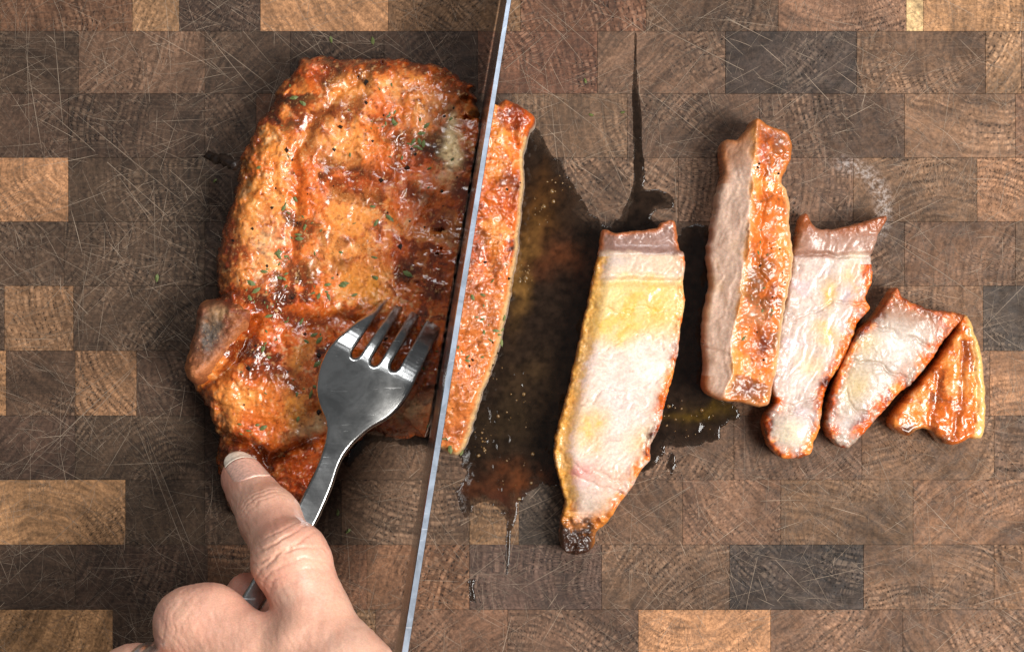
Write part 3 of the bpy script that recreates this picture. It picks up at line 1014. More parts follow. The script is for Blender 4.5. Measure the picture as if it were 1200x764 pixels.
# slice 1: large, cut face up
z1 = 12.0
p1 = [(707, 268), (722, 273), (745, 271), (768, 269), (777, 260), (791, 259), (795, 274), (796, 292), (803, 300), (801, 330), (802, 360), (796, 400), (789, 440), (780, 470), (773, 500), (762, 522), (762, 538), (752, 550), (740, 572),
      (725, 592), (712, 612), (700, 626), (696, 642), (680, 651), (662, 648), (656, 632), (658, 610), (662, 590), (658, 570), (652, 545), (651, 520), (658, 490), (668, 450), (680, 400), (690, 350), (697, 320), (703, 290)]
L1 = [(703, 268), (700, 300), (686, 380), (666, 470), (655, 520), (660, 560), (664, 600)]


def s1_z(x, y, d):
    px, py = toPx(x, y, z1)
    t = np.clip(d / 0.9, 0, 1)
    dl = dline(px, py, L1)
    z = 13.0 * (0.90 + 0.10 * np.sqrt(np.clip(1 - (1 - t) ** 2, 0, 1)))
    z -= 2.2 * sstep(20, 0, dl) * (py < 600)
    z -= 1.4 * sstep(300, 285, py) + 0.5 * np.exp(-((py - 324 - 4 * fbm(x, y, 6, 5)) / 3.0) ** 2) - 0.8 * np.exp(-((py - 330) / 5.0) ** 2)
    z -= 3.0 * sstep(560, 640, py)
    for yy, sl_ in ((358, 0.05), (402, -0.06), (452, -0.35), (549, 0.28), (573, 0.1)):
        z -= 0.34 * np.exp(-((py - yy - (px - 725) * sl_ - 14 * fbm(x, y, 8, int(yy))) / 1.8) ** 2)
    z += 0.14 * fibre(x, y, 25, 71) + 0.06 * fibre(x, y, 28, 78, 0.5, 4) + 0.25 * fbm(x, y, 11, 72, 2) + 0.02 * fbm(x, y, 1.1, 73, 3, 0.6)
    z += rim_relief(x, y, d, 74)
    z += 0.8 * (py > 606) * fbm(x, y, 1.8, 75, 3, 0.6)
    return z


def s1_c(x, y, d, z, s):
    px, py = toPx(x, y, z1)
    wx = px + 9 * fbm(x, y, 6, 81); wy = py + 7 * fbm(x, y, 6, 82)
    n2 = fbm(x, y, 5, 83, 4, 0.6); n3 = fbm(x, y, 1.4, 84, 3, 0.6); fb = fibre(x, y, 25, 71)
    c = np.tile(np.array(MEAT), (len(x), 1)) * (1 + 0.16 * fb[:, None] + 0.16 * fibre(x, y, 28, 78, 0.45, 4)[:, None] + 0.06 * n3[:, None])
    c = mixc(c, (0.72, 0.62, 0.54), sstep(0.2, 0.9, n2) * 0.5)
    c = mixc(c, (0.50, 0.38, 0.40), sstep(0.3, 0.9, -n2 + 0.4 * fb) * 0.35)
    up = sstep(415, 370, wy) * sstep(318, 335, wy)
    c = mixc(c, (0.72, 0.48, 0.13), up * 0.75)
    c = mixc(c, YEL, np.clip(up * sstep(-0.1, 0.7, n2 + 0.4 * n3), 0, 1) * 0.75)
    for (cx, cy, rx, ry, a, col, k) in [(690, 500, 18, 22, 0, YEL, .85), (735, 385, 30, 8, -40, YEL, .8), (770, 360, 12, 26, 20, YEL, .75), (700, 390, 14, 12, 0, YEL, .6), (755, 515, 14, 22, 20, (0.68, 0.42, 0.14), .6),
                                        (680, 552, 20, 14, 10, (0.60, 0.26, 0.23), 1.0), (730, 560, 30, 14, 15, (0.62, 0.34, 0.22), .85), (680, 574, 18, 9, 0, (0.60, 0.40, 0.37), .9),
                                        (690, 592, 26, 14, 20, (0.46, 0.35, 0.28), .9), (728, 470, 26, 34, 20, (0.56, 0.43, 0.42), .5), (745, 430, 16, 40, 15, (0.76, 0.66, 0.58), .6), (715, 590, 16, 16, 0, (0.58, 0.33, 0.16), .7)]:
        c = mixc(c, col, np.clip(blob(wx, wy, cx, cy, rx, ry, a) * k * (1 + 0.3 * n3), 0, 1))
    # fat band and rind at the top
    c = mixc(c, FATC, sstep(328, 316, wy) * 0.8)
    c = mixc(c, (0.50, 0.40, 0.35), blob(wx, wy, 720, 306, 30, 9) * 0.8)
    c = mixc(c, (0.22, 0.11, 0.09), sstep(298, 292, wy - 0.3 * (wy - py)) * 0.9)
    c = mixc(c, (0.40, 0.12, 0.04), sstep(298, 290, py) * sstep(1.5, 0.3, d))
    # browned edge
    right = np.clip(1.3 * np.exp(-(d / (1.3 + 1.2 * sstep(330, 520, py))) ** 2) * (0.7 + 0.9 * n2 + 0.5 * n3), 0, 1)
    c = rim_crust(c, x, y, right * (py > 300), 601)
    dl = dline(px, py, L1)
    c = mixc(c, (0.62, 0.33, 0.06), sstep(17, 7, dl + 5 * n3) * 0.75 * (py > 300))
    c = mixc(c, RIM, sstep(590, 615, wy) * 0.9)
    c = mixc(c, CHAR, np.clip(sstep(608, 630, py + 14 * n2 + 8 * n3 + 0.2 * (690 - px)), 0, 1) * sstep(705, 690, px) * 0.97)
    c = mixc(c, BROWN, (s > 0.3) * 0.6 * np.ones_like(s))
    c = mixc(c, RIM, ((s > 0) & (s <= 0.3)) * 0.8)
    return np.concatenate([c, np.clip(0.36 + 0.14 * n3, 0.16, 0.7)[:, None]], 1)


cut_slice("largest pale slice lying cut face up, black charred tip, in the dark juice", p1, z1, s1_z, s1_c, 0.26, 0.38, 31)

# slice 2: leaning, crust to the right
z2 = 16.0
p2 = [(848, 168), (866, 163), (876, 152), (886, 141), (902, 148), (922, 156), (928, 172), (926, 190), (916, 212), (924, 230), (925, 262), (930, 300), (926, 330), (918, 370), (912, 420), (906, 450), (899, 476), (870, 472), (838, 466),
      (826, 452), (829, 428), (826, 385), (834, 335), (833, 290), (842, 232), (850, 205)]
R2 = [(886, 141), (884, 180), (879, 205), (878, 240), (873, 300), (864, 350), (857, 400), (856, 440), (848, 470)]


def side2(px, py):
    rx = np.interp(py, [q[1] for q in R2], [q[0] for q in R2])
    return px - rx


def s2_z(x, y, d):
    px, py = toPx(x, y, z2)
    e = side2(px, py) + 3 * fbm(x, y, 6, 201)
    z = 20.5 - np.where(e < 0, (-e * S) * 0.75, (e * S) * 0.28)
    t = np.clip(d / 1.0, 0, 1)
    z = z * (0.90 + 0.10 * np.sqrt(np.clip(1 - (1 - t) ** 2, 0, 1)))
    cr = (e > 0)
    z += np.where(cr, 0.8 * fbm(x, y, 5, 202, 5) + 0.22 * ridge(x + fbm(x, y, 3, 207), y, 1.8, 203, 4), 0.25 * fibre(x, y, 80, 204) + 0.3 * fbm(x, y, 6, 205, 3))
    z -= 0.8 * np.exp(-(dline(px + 9 * fbm(x, y, 5, 208), py, [(893, 200), (895, 260), (893, 330), (880, 390)]) / 4) ** 2)
    z -= 0.8 * np.exp(-((py - 412 - 0.2 * (px - 840) - 4 * fbm(x, y, 8, 206)) / 2.5) ** 2) * (e < 0)
    return z - 1.0 * sstep(200, 150, py)


def s2_c(x, y, d, z, s):
    px, py = toPx(x, y, z2)
    n2 = fbm(x, y, 5, 211, 4, 0.6); n3 = fbm(x, y, 1.4, 212, 3, 0.6)
    e = side2(px, py) + 4 * n2
    c, n1, _, _ = crust_color(x, y, px, py, 220, 0.04)
    c = mixc(c, (0.58, 0.22, 0.04), 0.25 * np.ones_like(x))
    for (cx, cy, rx, ry, col, k) in [(893, 400, 10, 18, BROWN, .95), (905, 345, 8, 14, BROWN, .8), (855 + 20, 455, 10, 8, BROWN, .8), (885, 370, 14, 12, (0.30, 0.20, 0.12), .6), (905, 160, 12, 14, BROWN, .8), (890, 185, 8, 20, RED, .7), (915, 290, 8, 30, TAN, .7)]:
        c = mixc(c, col, np.clip(blob(px, py, cx, cy, rx, ry) * k * (1 + 0.5 * n3), 0, 1))
    m = np.tile(np.array((0.66, 0.45, 0.34)), (len(x), 1)) * (1 + 0.12 * fibre(x, y, 80, 204)[:, None] + 0.08 * n3[:, None])
    m = mixc(m, (0.62, 0.40, 0.24), sstep(0.2, 0.9, n2) * 0.45)
    m = mixc(m, (0.46, 0.22, 0.12), sstep(205, 180, py + 8 * n2) * 0.85)
    c = c + (m - c) * sstep(2, -3, e)[:, None]
    c = mixc(c, (0.62, 0.30, 0.09), np.exp(-(np.abs(e - 1) / 4) ** 2) * 0.6)
    right = np.exp(-(d / 1.0) ** 2) * (e > 25) * (py > 210)
    c = mixc(c, (0.70, 0.48, 0.24), right * 0.7)
    bot = np.exp(-(d / 1.4) ** 2) * ((py > 440) | ((py < 215)))
    c = mixc(c, (0.45, 0.14, 0.03), bot * 0.8)
    return np.concatenate([c, np.clip(0.34 + 0.12 * n2, 0.15, 0.6)[:, None]], 1)


t2, s2 = cut_slice("slice tipped on its side, ridge of orange crust along its right half", p2, z2, s2_z, s2_c, 0.26, 0.38, 32)
flakes(spray([(905, 255), (890, 285), (900, 330), (885, 370)], 14, 10), s2['sample'], z2, M_herb, "herb_flakes", t2, 0.5)
flakes([(random.uniform(885, 920), random.uniform(180, 460)) for _ in range(26)], s2['sample'], z2, M_pepper, "pepper_specks", t2, 0.3, False)

# slice 3
z3 = 10.0
p3 = [(944, 250), (952, 262), (962, 268), (985, 267), (1010, 262), (1038, 253), (1030, 275), (1022, 300), (1022, 330), (1013, 350), (1019, 362), (1005, 378), (1000, 395), (990, 420), (976, 440), (966, 460), (962, 490), (956, 515), (946, 534),
      (921, 537), (905, 526), (897, 505), (898, 487), (908, 472), (904, 455), (905, 430), (912, 390), (922, 345), (929, 300), (936, 265)]


def s3_z(x, y, d):
    px, py = toPx(x, y, z3)
    t = np.clip(d / 1.0, 0, 1)
    z = 11.5 * (0.88 + 0.12 * np.sqrt(np.clip(1 - (1 - t) ** 2, 0, 1)))
    z += 0.12 * fibre(x, y, 70, 231) + 0.05 * fibre(x, y, 66, 238, 0.5, 4) + 0.28 * fbm(x, y, 10, 232, 2) + 0.02 * fbm(x, y, 1.1, 233, 3)
    z += 1.2 * blob(px, py, 948, 275, 10, 18, 15) - 1.0 * np.exp(-((py - 300 - 3 * fbm(x, y, 5, 4)) / 2.5) ** 2)
    for g in ([(935, 372), (975, 358), (1012, 362)], [(905, 470), (930, 475), (962, 462)], [(925, 480), (945, 492), (958, 505)]):
        z -= 0.5 * np.exp(-(dline(px + 7 * fbm(x, y, 5, 9), py + 7 * fbm(x, y, 5, 10), g) / 2.2) ** 2)
    z += 1.2 * blob(px, py, 930, 505, 22, 18) + rim_relief(x, y, d, 234)
    return z


def s3_c(x, y, d, z, s):
    px, py = toPx(x, y, z3)
    wx = px + 8 * fbm(x, y, 5, 241); wy = py + 6 * fbm(x, y, 5, 242)
    n2 = fbm(x, y, 5, 243, 4, 0.6); n3 = fbm(x, y, 1.4, 244, 3, 0.6)
    c = np.tile(np.array((0.48, 0.365, 0.31)), (len(x), 1)) * (1 + 0.14 * fibre(x, y, 70, 231)[:, None] + 0.18 * fibre(x, y, 66, 238, 0.45, 4)[:, None] + 0.06 * n3[:, None])
    c = mixc(c, (0.66, 0.57, 0.51), sstep(0.1, 0.8, n2) * 0.6)
    c = mixc(c, (0.48, 0.36, 0.40), sstep(0.2, 0.8, -n2) * 0.5)
    for (cx, cy, rx, ry, a, col, k) in [(970, 345, 10, 16, 20, YEL, .8), (968, 390, 14, 12, 0, YEL, .7), (995, 320, 12, 14, 0, (0.66, 0.40, 0.18), .7), (950, 425, 10, 14, 0, (0.66, 0.42, 0.2), .6), (1000, 300, 20, 12, 0, (0.70, 0.58, 0.44), .7),
                                        (925, 505, 22, 18, 0, (0.60, 0.52, 0.36), .85), (948, 500, 8, 24, 0, GREY, .6), (1008, 360, 10, 8, 0, RIM, .8)]:
        c = mixc(c, col, np.clip(blob(wx, wy, cx, cy, rx, ry, a) * k * (1 + 0.3 * n3), 0, 1))
    top = sstep(306, 296, wy - (px - 985) * -0.05)
    c = mixc(c, (0.30, 0.15, 0.10), top * 0.9)
    c = mixc(c, (0.30, 0.08, 0.02), top * sstep(282, 262, py + 4 * n2) * 0.9)
    c = rim_crust(c, x, y, np.clip(1.4 * np.exp(-(d / (2.0 + 1.4 * sstep(960, 1000, px))) ** 2) * (0.85 + 0.8 * n2 + 0.5 * n3), 0, 1) * (py > 310) * (px > 935), 611)
    c = rim_crust(c, x, y, np.clip(1.2 * np.exp(-(d / 2.2) ** 2) * (0.8 + 0.6 * n2 + 0.5 * n3), 0, 1) * (py > 465), 612)
    c = mixc(c, (0.45, 0.16, 0.04), (s > 0) * 0.8)
    return np.concatenate([c, np.clip(0.36 + 0.14 * n3, 0.16, 0.7)[:, None]], 1)


cut_slice("pale slice with a rounded bony knob, lying half under the tipped crusty slice", p3, z3, s3_z, s3_c, 0.26, 0.38, 33)

# slice 4
z4 = 10.0
p4 = [(1050, 337), (1058, 348), (1075, 357), (1098, 364), (1118, 366), (1127, 372), (1112, 390), (1095, 416), (1070, 446), (1045, 470), (1018, 500), (993, 524), (975, 513), (967, 493), (972, 465), (985, 430), (999, 398), (1008, 385), (1024, 372), (1038, 352)]


def s4_z(x, y, d):
    px, py = toPx(x, y, z4)
    t = np.clip(d / 1.0, 0, 1)
    z = 12.5 * (0.88 + 0.12 * np.sqrt(np.clip(1 - (1 - t) ** 2, 0, 1)))
    z += 0.10 * fibre(x, y, -35, 251, 0.9, 7) + 0.05 * fibre(x, y, -38, 258, 0.5, 4) + 0.25 * fbm(x, y, 10, 252, 2) + 0.02 * fbm(x, y, 1.1, 253, 3)
    for g, k in (([(1022, 383), (1050, 392), (1085, 408)], .45), ([(998, 425), (1030, 432), (1065, 448)], .35), ([(985, 465), (1008, 480), (1030, 490)], .3)):
        z -= k * np.exp(-(dline(px + 8 * fbm(x, y, 5, 9), py + 8 * fbm(x, y, 5, 10), g) / 1.8) ** 2)
    z += rim_relief(x, y, d, 254)
    return z


def s4_c(x, y, d, z, s):
    px, py = toPx(x, y, z4)
    wx = px + 6 * fbm(x, y, 5, 261); wy = py + 6 * fbm(x, y, 5, 262)
    n2 = fbm(x, y, 5, 263, 4, 0.6); n3 = fbm(x, y, 1.3, 264, 3, 0.6)
    c = np.tile(np.array((0.40, 0.305, 0.24)), (len(x), 1)) * (1 + 0.10 * fibre(x, y, -35, 251, 0.9, 7)[:, None] + 0.18 * fibre(x, y, -38, 258, 0.45, 4)[:, None] + 0.06 * n3[:, None])
    q = (py - 375) - (px - 1030) * 0.35
    c = mixc(c, (0.27, 0.105, 0.045), sstep(8, -24, q + 6 * n2) * 0.92)
    c = mixc(c, (0.66, 0.58, 0.52), blob(wx, wy, 1050, 405, 22, 14, 20) * 0.8)
    c = mixc(c, (0.52, 0.38, 0.17), np.clip(blob(wx, wy, 1010, 400, 16, 14, 0) + blob(wx, wy, 1000, 450, 16, 22, 20), 0, 1) * 0.75)
    c = mixc(c, (0.50, 0.42, 0.38), blob(wx, wy, 985, 495, 16, 14, 0) * 0.8)
    rim = np.clip(1.4 * np.exp(-(d / (1.7 + 1.8 * sstep(-20, 30, (px - 1030) + (py - 440)))) ** 2) * (0.85 + 0.8 * n2 + 0.5 * n3), 0, 1)
    c = rim_crust(c, x, y, rim * np.where((px > 1020) & (py < 400), 0.7, 1.0), 621)
    c = mixc(c, BROWN, sstep(0.9, 0.0, d + 0.6 * n3) * (q < 0) * 0.7)
    c = mixc(c, (0.45, 0.16, 0.04), (s > 0) * 0.8)
    return np.concatenate([c, np.clip(0.36 + 0.14 * n3, 0.16, 0.7)[:, None]], 1)


cut_slice("small translucent grey slice tapering down, its edge lying on the last crusty piece", p4, z4, s4_z, s4_c, 0.26, 0.38, 34)

# slice 5
z5 = 8.0
p5 = [(1126, 370), (1134, 372), (1141, 388), (1150, 420), (1153, 460), (1154, 488), (1150, 513), (1135, 514), (1118, 521), (1101, 518), (1090, 505), (1076, 503), (1062, 511), (1044, 496), (1056, 474), (1080, 446), (1104, 414), (1118, 390)]


def s5_z(x, y, d):
    px, py = toPx(x, y, z5)
    t = np.clip(d / 1.4, 0, 1)
    z = 10.5 * (0.8 + 0.2 * np.sqrt(np.clip(1 - (1 - t) ** 2, 0, 1)))
    for g, k, wd in (([(1128, 400), (1126, 440), (1124, 480), (1116, 510)], 0.7, 4), ([(1100, 440), (1092, 480), (1090, 505)], 0.6, 5), ([(1139, 400), (1141, 450), (1141, 500)], 0.6, 3)):
        z -= k * np.exp(-(dline(px + 3 * fbm(x, y, 4, 9), py, g) / wd) ** 2)
    return z + 0.6 * fbm(x, y, 5, 271, 4) + 0.14 * ridge(x, y, 1.6, 272, 4)


def s5_c(x, y, d, z, s):
    px, py = toPx(x, y, z5)
    c, n1, n2, n3 = crust_color(x, y, px, py, 280, 0.0)
    c = mixc(c, (0.50, 0.14, 0.02), 0.3 * np.ones_like(x))
    for g, wd, col, k in (([(1128, 400), (1126, 440), (1124, 480), (1116, 510)], 4, BROWN, .6), ([(1100, 440), (1092, 480), (1090, 505)], 5, BROWN, .5)):
        c = mixc(c, col, k * np.exp(-(dline(px + 4 * n2, py, g) / wd) ** 2))
    c = mixc(c, (0.72, 0.46, 0.16), sstep(1138, 1146, px - (py < 420) * (420 - py) * -0.2 + 4 * n3) * 0.85)
    c = mixc(c, CHAR, np.clip(blob(px, py, 1062, 503, 11, 9) + blob(px, py, 1100, 516, 16, 7), 0, 1) * 0.95)
    c = mixc(c, RIM, (s > 0) * 0.6)
    return np.concatenate([c, np.clip(0.24 + 0.1 * n2, 0.1, 0.5)[:, None]], 1)


cut_slice("last small wedge of glossy crust, at the far right end of the slices", p5, z5, s5_z, s5_c, 0.26, 0.38, 35, mat=M_crust)

# ------------------------------------------------------------------ juice
j_main = catmull(Wp([(590, 160), (622, 150), (634, 162), (655, 195), (672, 222), (692, 248), (712, 262), (740, 280), (720, 400), (700, 520), (672, 568), (648, 566), (625, 572), (610, 585), (606, 605), (598, 622), (590, 604), (572, 592), (556, 594), (545, 606), (536, 580),
                     (546, 556), (536, 530), (520, 515), (560, 440), (585, 330)]), 5)
j_right = catmull(Wp([(770, 300), (797, 275), (815, 262), (850, 280), (850, 380), (845, 460), (862, 474), (866, 490), (848, 500), (846, 516), (820, 518), (800, 524), (780, 526), (768, 540), (750, 552), (735, 545), (760, 420)]), 5)
j_top = catmull(Wp([(744, 40), (746, 44), (747, 80), (748, 105), (752, 130), (753, 170), (756, 205), (754, 222), (770, 222), (786, 228), (789, 242), (770, 246), (763, 258), (775, 275), (740, 285), (712, 272), (728, 250), (738, 228), (743, 205), (742, 150), (741, 100), (743, 60)]), 5)
j_low = catmull(Wp([(594, 600), (600, 602), (599, 630), (597, 660), (594, 674), (592, 660), (593, 630)]), 4)
j_d2 = catmull(Wp([(549, 680), (556, 678), (555, 690), (557, 702), (551, 704), (550, 692)]), 4)
j_fork = catmull(Wp([(395, 520), (430, 506), (470, 512), (505, 505), (520, 520), (490, 524), (450, 520), (425, 528), (405, 545)]), 5)
j_d3 = catmull(Wp([(785, 518), (789, 518), (788, 545), (786, 560), (785, 545)]), 4)


def j_z(x, y, d):
    t = np.clip(d / 3.0, 0, 1)
    z = 0.05 + 0.26 * np.sqrt(np.clip(1 - (1 - t) ** 2, 0, 1))
    px, py = toPx(x, y)
    lively = np.clip(blob(px, py, 650, 200, 40, 90, -40) + blob(px, py, 600, 500, 60, 110) + blob(px, py, 810, 490, 60, 30) + blob(px, py, 620, 260, 30, 70) + 0.15, 0, 1)
    return z + t * (0.10 * fbm(x, y, 5, 401, 2) + lively * 0.08 * fbm(x, y, 1.8, 402, 3, 0.6))


def j_c(x, y, d, z, s):
    px, py = toPx(x, y)
    wx = px + 14 * fbm(x, y, 7, 411); wy = py + 14 * fbm(x, y, 7, 412)
    n2 = fbm(x, y, 6, 413, 4, 0.6); n3 = fbm(x, y, 1.5, 414, 3, 0.6)
    c = np.tile(np.array((0.014, 0.008, 0.005)), (len(x), 1))
    for (cx, cy, rx, ry, a, col, k) in [(635, 250, 26, 60, 20, (0.050, 0.020, 0.005), .7), (618, 320, 12, 50, 15, (0.14, 0.07, 0.018), .7), (600, 560, 60, 16, -8, (0.075, 0.022, 0.007), .85), (600, 500, 50, 40, 0, (0.020, 0.012, 0.006), .8),
                                        (820, 485, 50, 14, 0, (0.06, 0.034, 0.005), .8), (660, 300, 30, 24, 0, (0.07, 0.022, 0.008), .6), (575, 580, 30, 20, 0, (0.05, 0.015, 0.008), .7), (630, 440, 40, 30, 0, (0.03, 0.017, 0.008), .8)]:
        c = mixc(c, col, np.clip(blob(wx, wy, cx, cy, rx, ry, a) * k * (1 + 0.6 * n2), 0, 1))
    c = c * (1 + 0.5 * np.clip(n3, -1, 1)[:, None])
    al = 0.55 + 0.43 * sstep(0.0, 4.0 - 2.6 * ((px > 735) & (px < 795) & (py < 262)), d + 1.3 * n2 + 0.7 * n3)
    al = al * (0.86 + 0.14 * sstep(-0.35, 0.25, fbm(x, y, 7, 431, 4, 0.6) + 0.8 * blob(px, py, 640, 380, 60, 90)))
    return np.concatenate([np.clip(c, 0.002, 1), al[:, None]], 1)


juice = tag(empty("juice_pool", (*W(650, 380), 0)), "pool of dark brown meat juice and fat spread between the cut slices", "meat juice")
js = slab([j_main, j_right, j_top, j_low, j_d2, j_fork, j_d3], 0.3, j_z, j_c, 0.06, 1, 0.0, 1.3, 41, 0.0,
          lambda x, y: 1.0 - 0.8 * (np.abs(x - W(758, 0)[0]) < 9) * (y > W(0, 250)[1]) - 0.8 * (np.abs(x - W(580, 0)[0]) < 9) * (y < W(0, 600)[1]))
mesh_obj("liquid", js['V'], js['F'], M_juice, juice, js['C'])


def bubbles():
    V = []; F = []
    base = []
    for i in range(4):
        ph = math.pi / 2 * i / 3.0
        base.append(ph)
    n = 7
    cs = [(650, 205, 22), (625, 290, 16), (600, 500, 34), (570, 560, 26), (640, 470, 34), (810, 490, 26), (790, 500, 22), (615, 330, 14), (630, 180, 14), (590, 430, 24), (700, 300, 20), (620, 560, 30), (680, 250, 16)]
    for _ in range(0):
        c = random.choice(cs)
        px, py = random.gauss(c[0], c[2]), random.gauss(c[1], c[2])
        p = W(px, py)
        z, ok = js['sample'](np.array([p[0]]), np.array([p[1]]))
        if not ok[0]: continue
        r = random.choice([0.13, 0.15, 0.18, 0.22, 0.32]) * random.uniform(0.8, 1.3)
        b = len(V)
        el = random.uniform(0.8, 1.25)
        for ph in base[:-1]:
            for j in range(n):
                a = 2 * math.pi * j / n
                V.append((p[0] + r * el * math.cos(ph) * math.cos(a), p[1] + r / el * math.cos(ph) * math.sin(a), z[0] - 0.03 + 0.75 * r * math.sin(ph)))
        V.append((p[0], p[1], z[0] - 0.03 + 0.75 * r))
        for k in range(2):
            for j in range(n): F.append((b + k * n + j, b + k * n + (j + 1) % n, b + (k + 1) * n + (j + 1) % n, b + (k + 1) * n + j))
        for j in range(n): F.append((b + 2 * n + j, b + 2 * n + (j + 1) % n, b + 3 * n))
    for (cx, cy, sp, cnt) in ((613, 325, 5, 26), (652, 212, 9, 14), (566, 512, 7, 18), (632, 250, 7, 12), (800, 488, 14, 22), (600, 470, 12, 16), (608, 560, 12, 12)):
        for _ in range(cnt):
            p = W(random.gauss(cx, sp), random.gauss(cy, sp * 1.3))
            z, ok = js['sample'](np.array([p[0]]), np.array([p[1]]))
            if not ok[0]: continue
            r = random.choice([.12, .16, .2, .26, .35, .55]) * random.uniform(.8, 1.2); b = len(V)
            for ph in base[:-1]:
                for j in range(n):
                    a = 2 * math.pi * j / n
                    q = r * random.uniform(0.75, 1.25)
                    V.append((p[0] + q * math.cos(ph) * math.cos(a), p[1] + q * math.cos(ph) * math.sin(a), z[0] - 0.04 + 0.6 * r * math.sin(ph)))
            V.append((p[0], p[1], z[0] - 0.04 + 0.6 * r))
            for k in range(2):
                for j in range(n): F.append((b + k * n + j, b + k * n + (j + 1) % n, b + (k + 1) * n + (j + 1) % n, b + (k + 1) * n + j))
            for j in range(n): F.append((b + 2 * n + j, b + 2 * n + (j + 1) % n, b + 3 * n))
    o = mesh_obj("fat_droplets", V, F, M_fatdrop, juice)
    o["kind"] = "stuff"


bubbles()

# loose herb flakes on the wood
for px, py, where in [(686, 95, "upper green herb flake on wood between the knife and the thin juice trail"), (693, 135, "lower green herb flake on wood between the knife and the thin juice trail"),
                      (730, 132, "green herb flake on the wood right beside the thin vertical juice trail"), (388, 47, "green herb flake on wood just above the upper left corner of the chop"),
                      (437, 48, "green herb flake on wood above the middle of the chop's upper edge"), (396, 600, "green herb flake on wood right of the fork neck, below the chop"),
                      (408, 622, "lowest green herb flake, on wood between the index finger and the knife"), (184, 326, "green herb flake alone on dark wood left of the bone end"),
                      (252, 212, "green herb flake just below the burnt sliver left of the chop")]:
    p = W(px, py); L = random.uniform(0.7, 1.2); a = random.uniform(0, 6.28); wd = L * .5
    V = []
    for (u, v, h) in ((-1, 0, .05), (-.4, .9, .3), (.4, .7, .1), (1, .2, .35), (.3, -.8, .1), (-.5, -.7, .3), (0, 0, .5)):
        V.append((p[0] + math.cos(a) * u * L - math.sin(a) * v * wd, p[1] + math.sin(a) * u * L + math.cos(a) * v * wd, 0.12 + h))
    o = mesh_obj("herb_flake", V, [(j, (j + 1) % 6, 6) for j in range(6)], M_herb, smooth=False)
    tag(o, where, "herb flake", "herb flakes scattered on the board")

# ------------------------------------------------------------------ fork
ZF = 36.0
fork_px_left = [(437, 363), (418, 376), (404, 388), (394, 397), (383, 411), (374, 432), (371, 456), (375, 475), (382, 492), (383, 508), (378, 530), (368, 556), (349, 594), (330, 626), (287, 698), (250, 760), (215, 815)]
fork_px_right = [(236, 828), (272, 774), (308, 713), (352, 643), (372, 611), (389, 572), (399, 542), (411, 523), (433, 503), (452, 492), (466, 480), (476, 467), (484, 452), (494, 430), (504, 408), (512, 390), (518, 377)]


def slot(ax, ay, bx, by, w0, w1):
    """round-ended slot from root a to open end b (px) -> polyline from right side, round the root, to left side"""
    a = np.array([ax, ay], float); b = np.array([bx, by], float)
    u = (b - a) / np.hypot(*(b - a)); n = np.array([-u[1], u[0]])
    out = [b + n * w1]
    for t in np.linspace(0, math.pi, 9):
        out.append(a + u * w0 * 1.1 + n * w0 * math.cos(t) - u * w0 * 1.6 * math.sin(t))
    out.append(b - n * w1)
    return out


slots = [slot(461, 432, 498, 364, 5.5, 5.0), slot(438, 426, 478, 356, 5.5, 5.0), slot(415, 417, 458, 350, 5.5, 5.0)]
tip_r = [(515, 372), (510, 369)]
top_edge = []
tips = [[(515, 370), (508, 367)], [(488, 357), (483, 355)], [(467, 350), (462, 349)], [(446, 352), (440, 356)]]
outline = [tuple(q) for q in catmull(fork_px_left, 5, False)] + [tuple(q) for q in catmull(fork_px_right, 5, False)]
outline += tips[0] + [tuple(q) for q in slots[0]] + tips[1] + [tuple(q) for q in slots[1]] + tips[2] + [tuple(q) for q in slots[2]] + tips[3]
AX = [(225, 822), (297, 706), (359, 604), (382, 557), (395, 516), (420, 470), (442, 425), (462, 390), (478, 362), (492, 340)]
AZ = [56, 49, 41.5, 39.0, 37.3, 37.0, 36.0, 30.5, 21.0, 12.0]
ax_s = np.concatenate([[0], np.cumsum([math.hypot(AX[i + 1][0] - AX[i][0], AX[i + 1][1] - AX[i][1]) for i in range(len(AX) - 1)])])
axd = catmull(AX, 8, False)
azd = catmull(np.stack([ax_s, AZ], 1), 8, False)[:, 1]


def fork_local(px, py):
    best = np.full(px.shape, 1e9); s_ = np.zeros(px.shape); u_ = np.zeros(px.shape); z_ = np.zeros(px.shape)
    cum = 0
    for i in range(len(axd) - 1):
        a, b = axd[i], axd[i + 1]; e = b - a; L = np.hypot(*e)
        t0 = ((px - a[0]) * e[0] + (py - a[1]) * e[1]) / (L * L)
        t = np.clip(t0, 0, 1)
        d2 = (px - a[0] - e[0] * t) ** 2 + (py - a[1] - e[1] * t) ** 2
        m = d2 < best
        best = np.where(m, d2, best)
        s_ = np.where(m, cum + t * L, s_)
        u_ = np.where(m, ((px - a[0]) * e[1] - (py - a[1]) * e[0]) / L, u_)
        z_ = np.where(m, azd[i] + (azd[i + 1] - azd[i]) * t, z_)
        cum += L
    return s_, u_, z_


def fork_z(x, y, d):
    px, py = toPx(x, y, ZF)
    s_, u_, z_ = fork_local(px, py)
    um = u_ * S * 0.94
    head = sstep(400, 455, s_)
    z = z_ - um * um * (0.022 - 0.017 * head) * (0.5 + 0.5 * head)
    t = np.clip(d / 0.7, 0, 1)
    return z - 0.6 * (1 - np.sqrt(np.clip(1 - (1 - t) ** 2, 0, 1)))


def fork_c(x, y, d, z, s): return np.ones((len(x), 4))


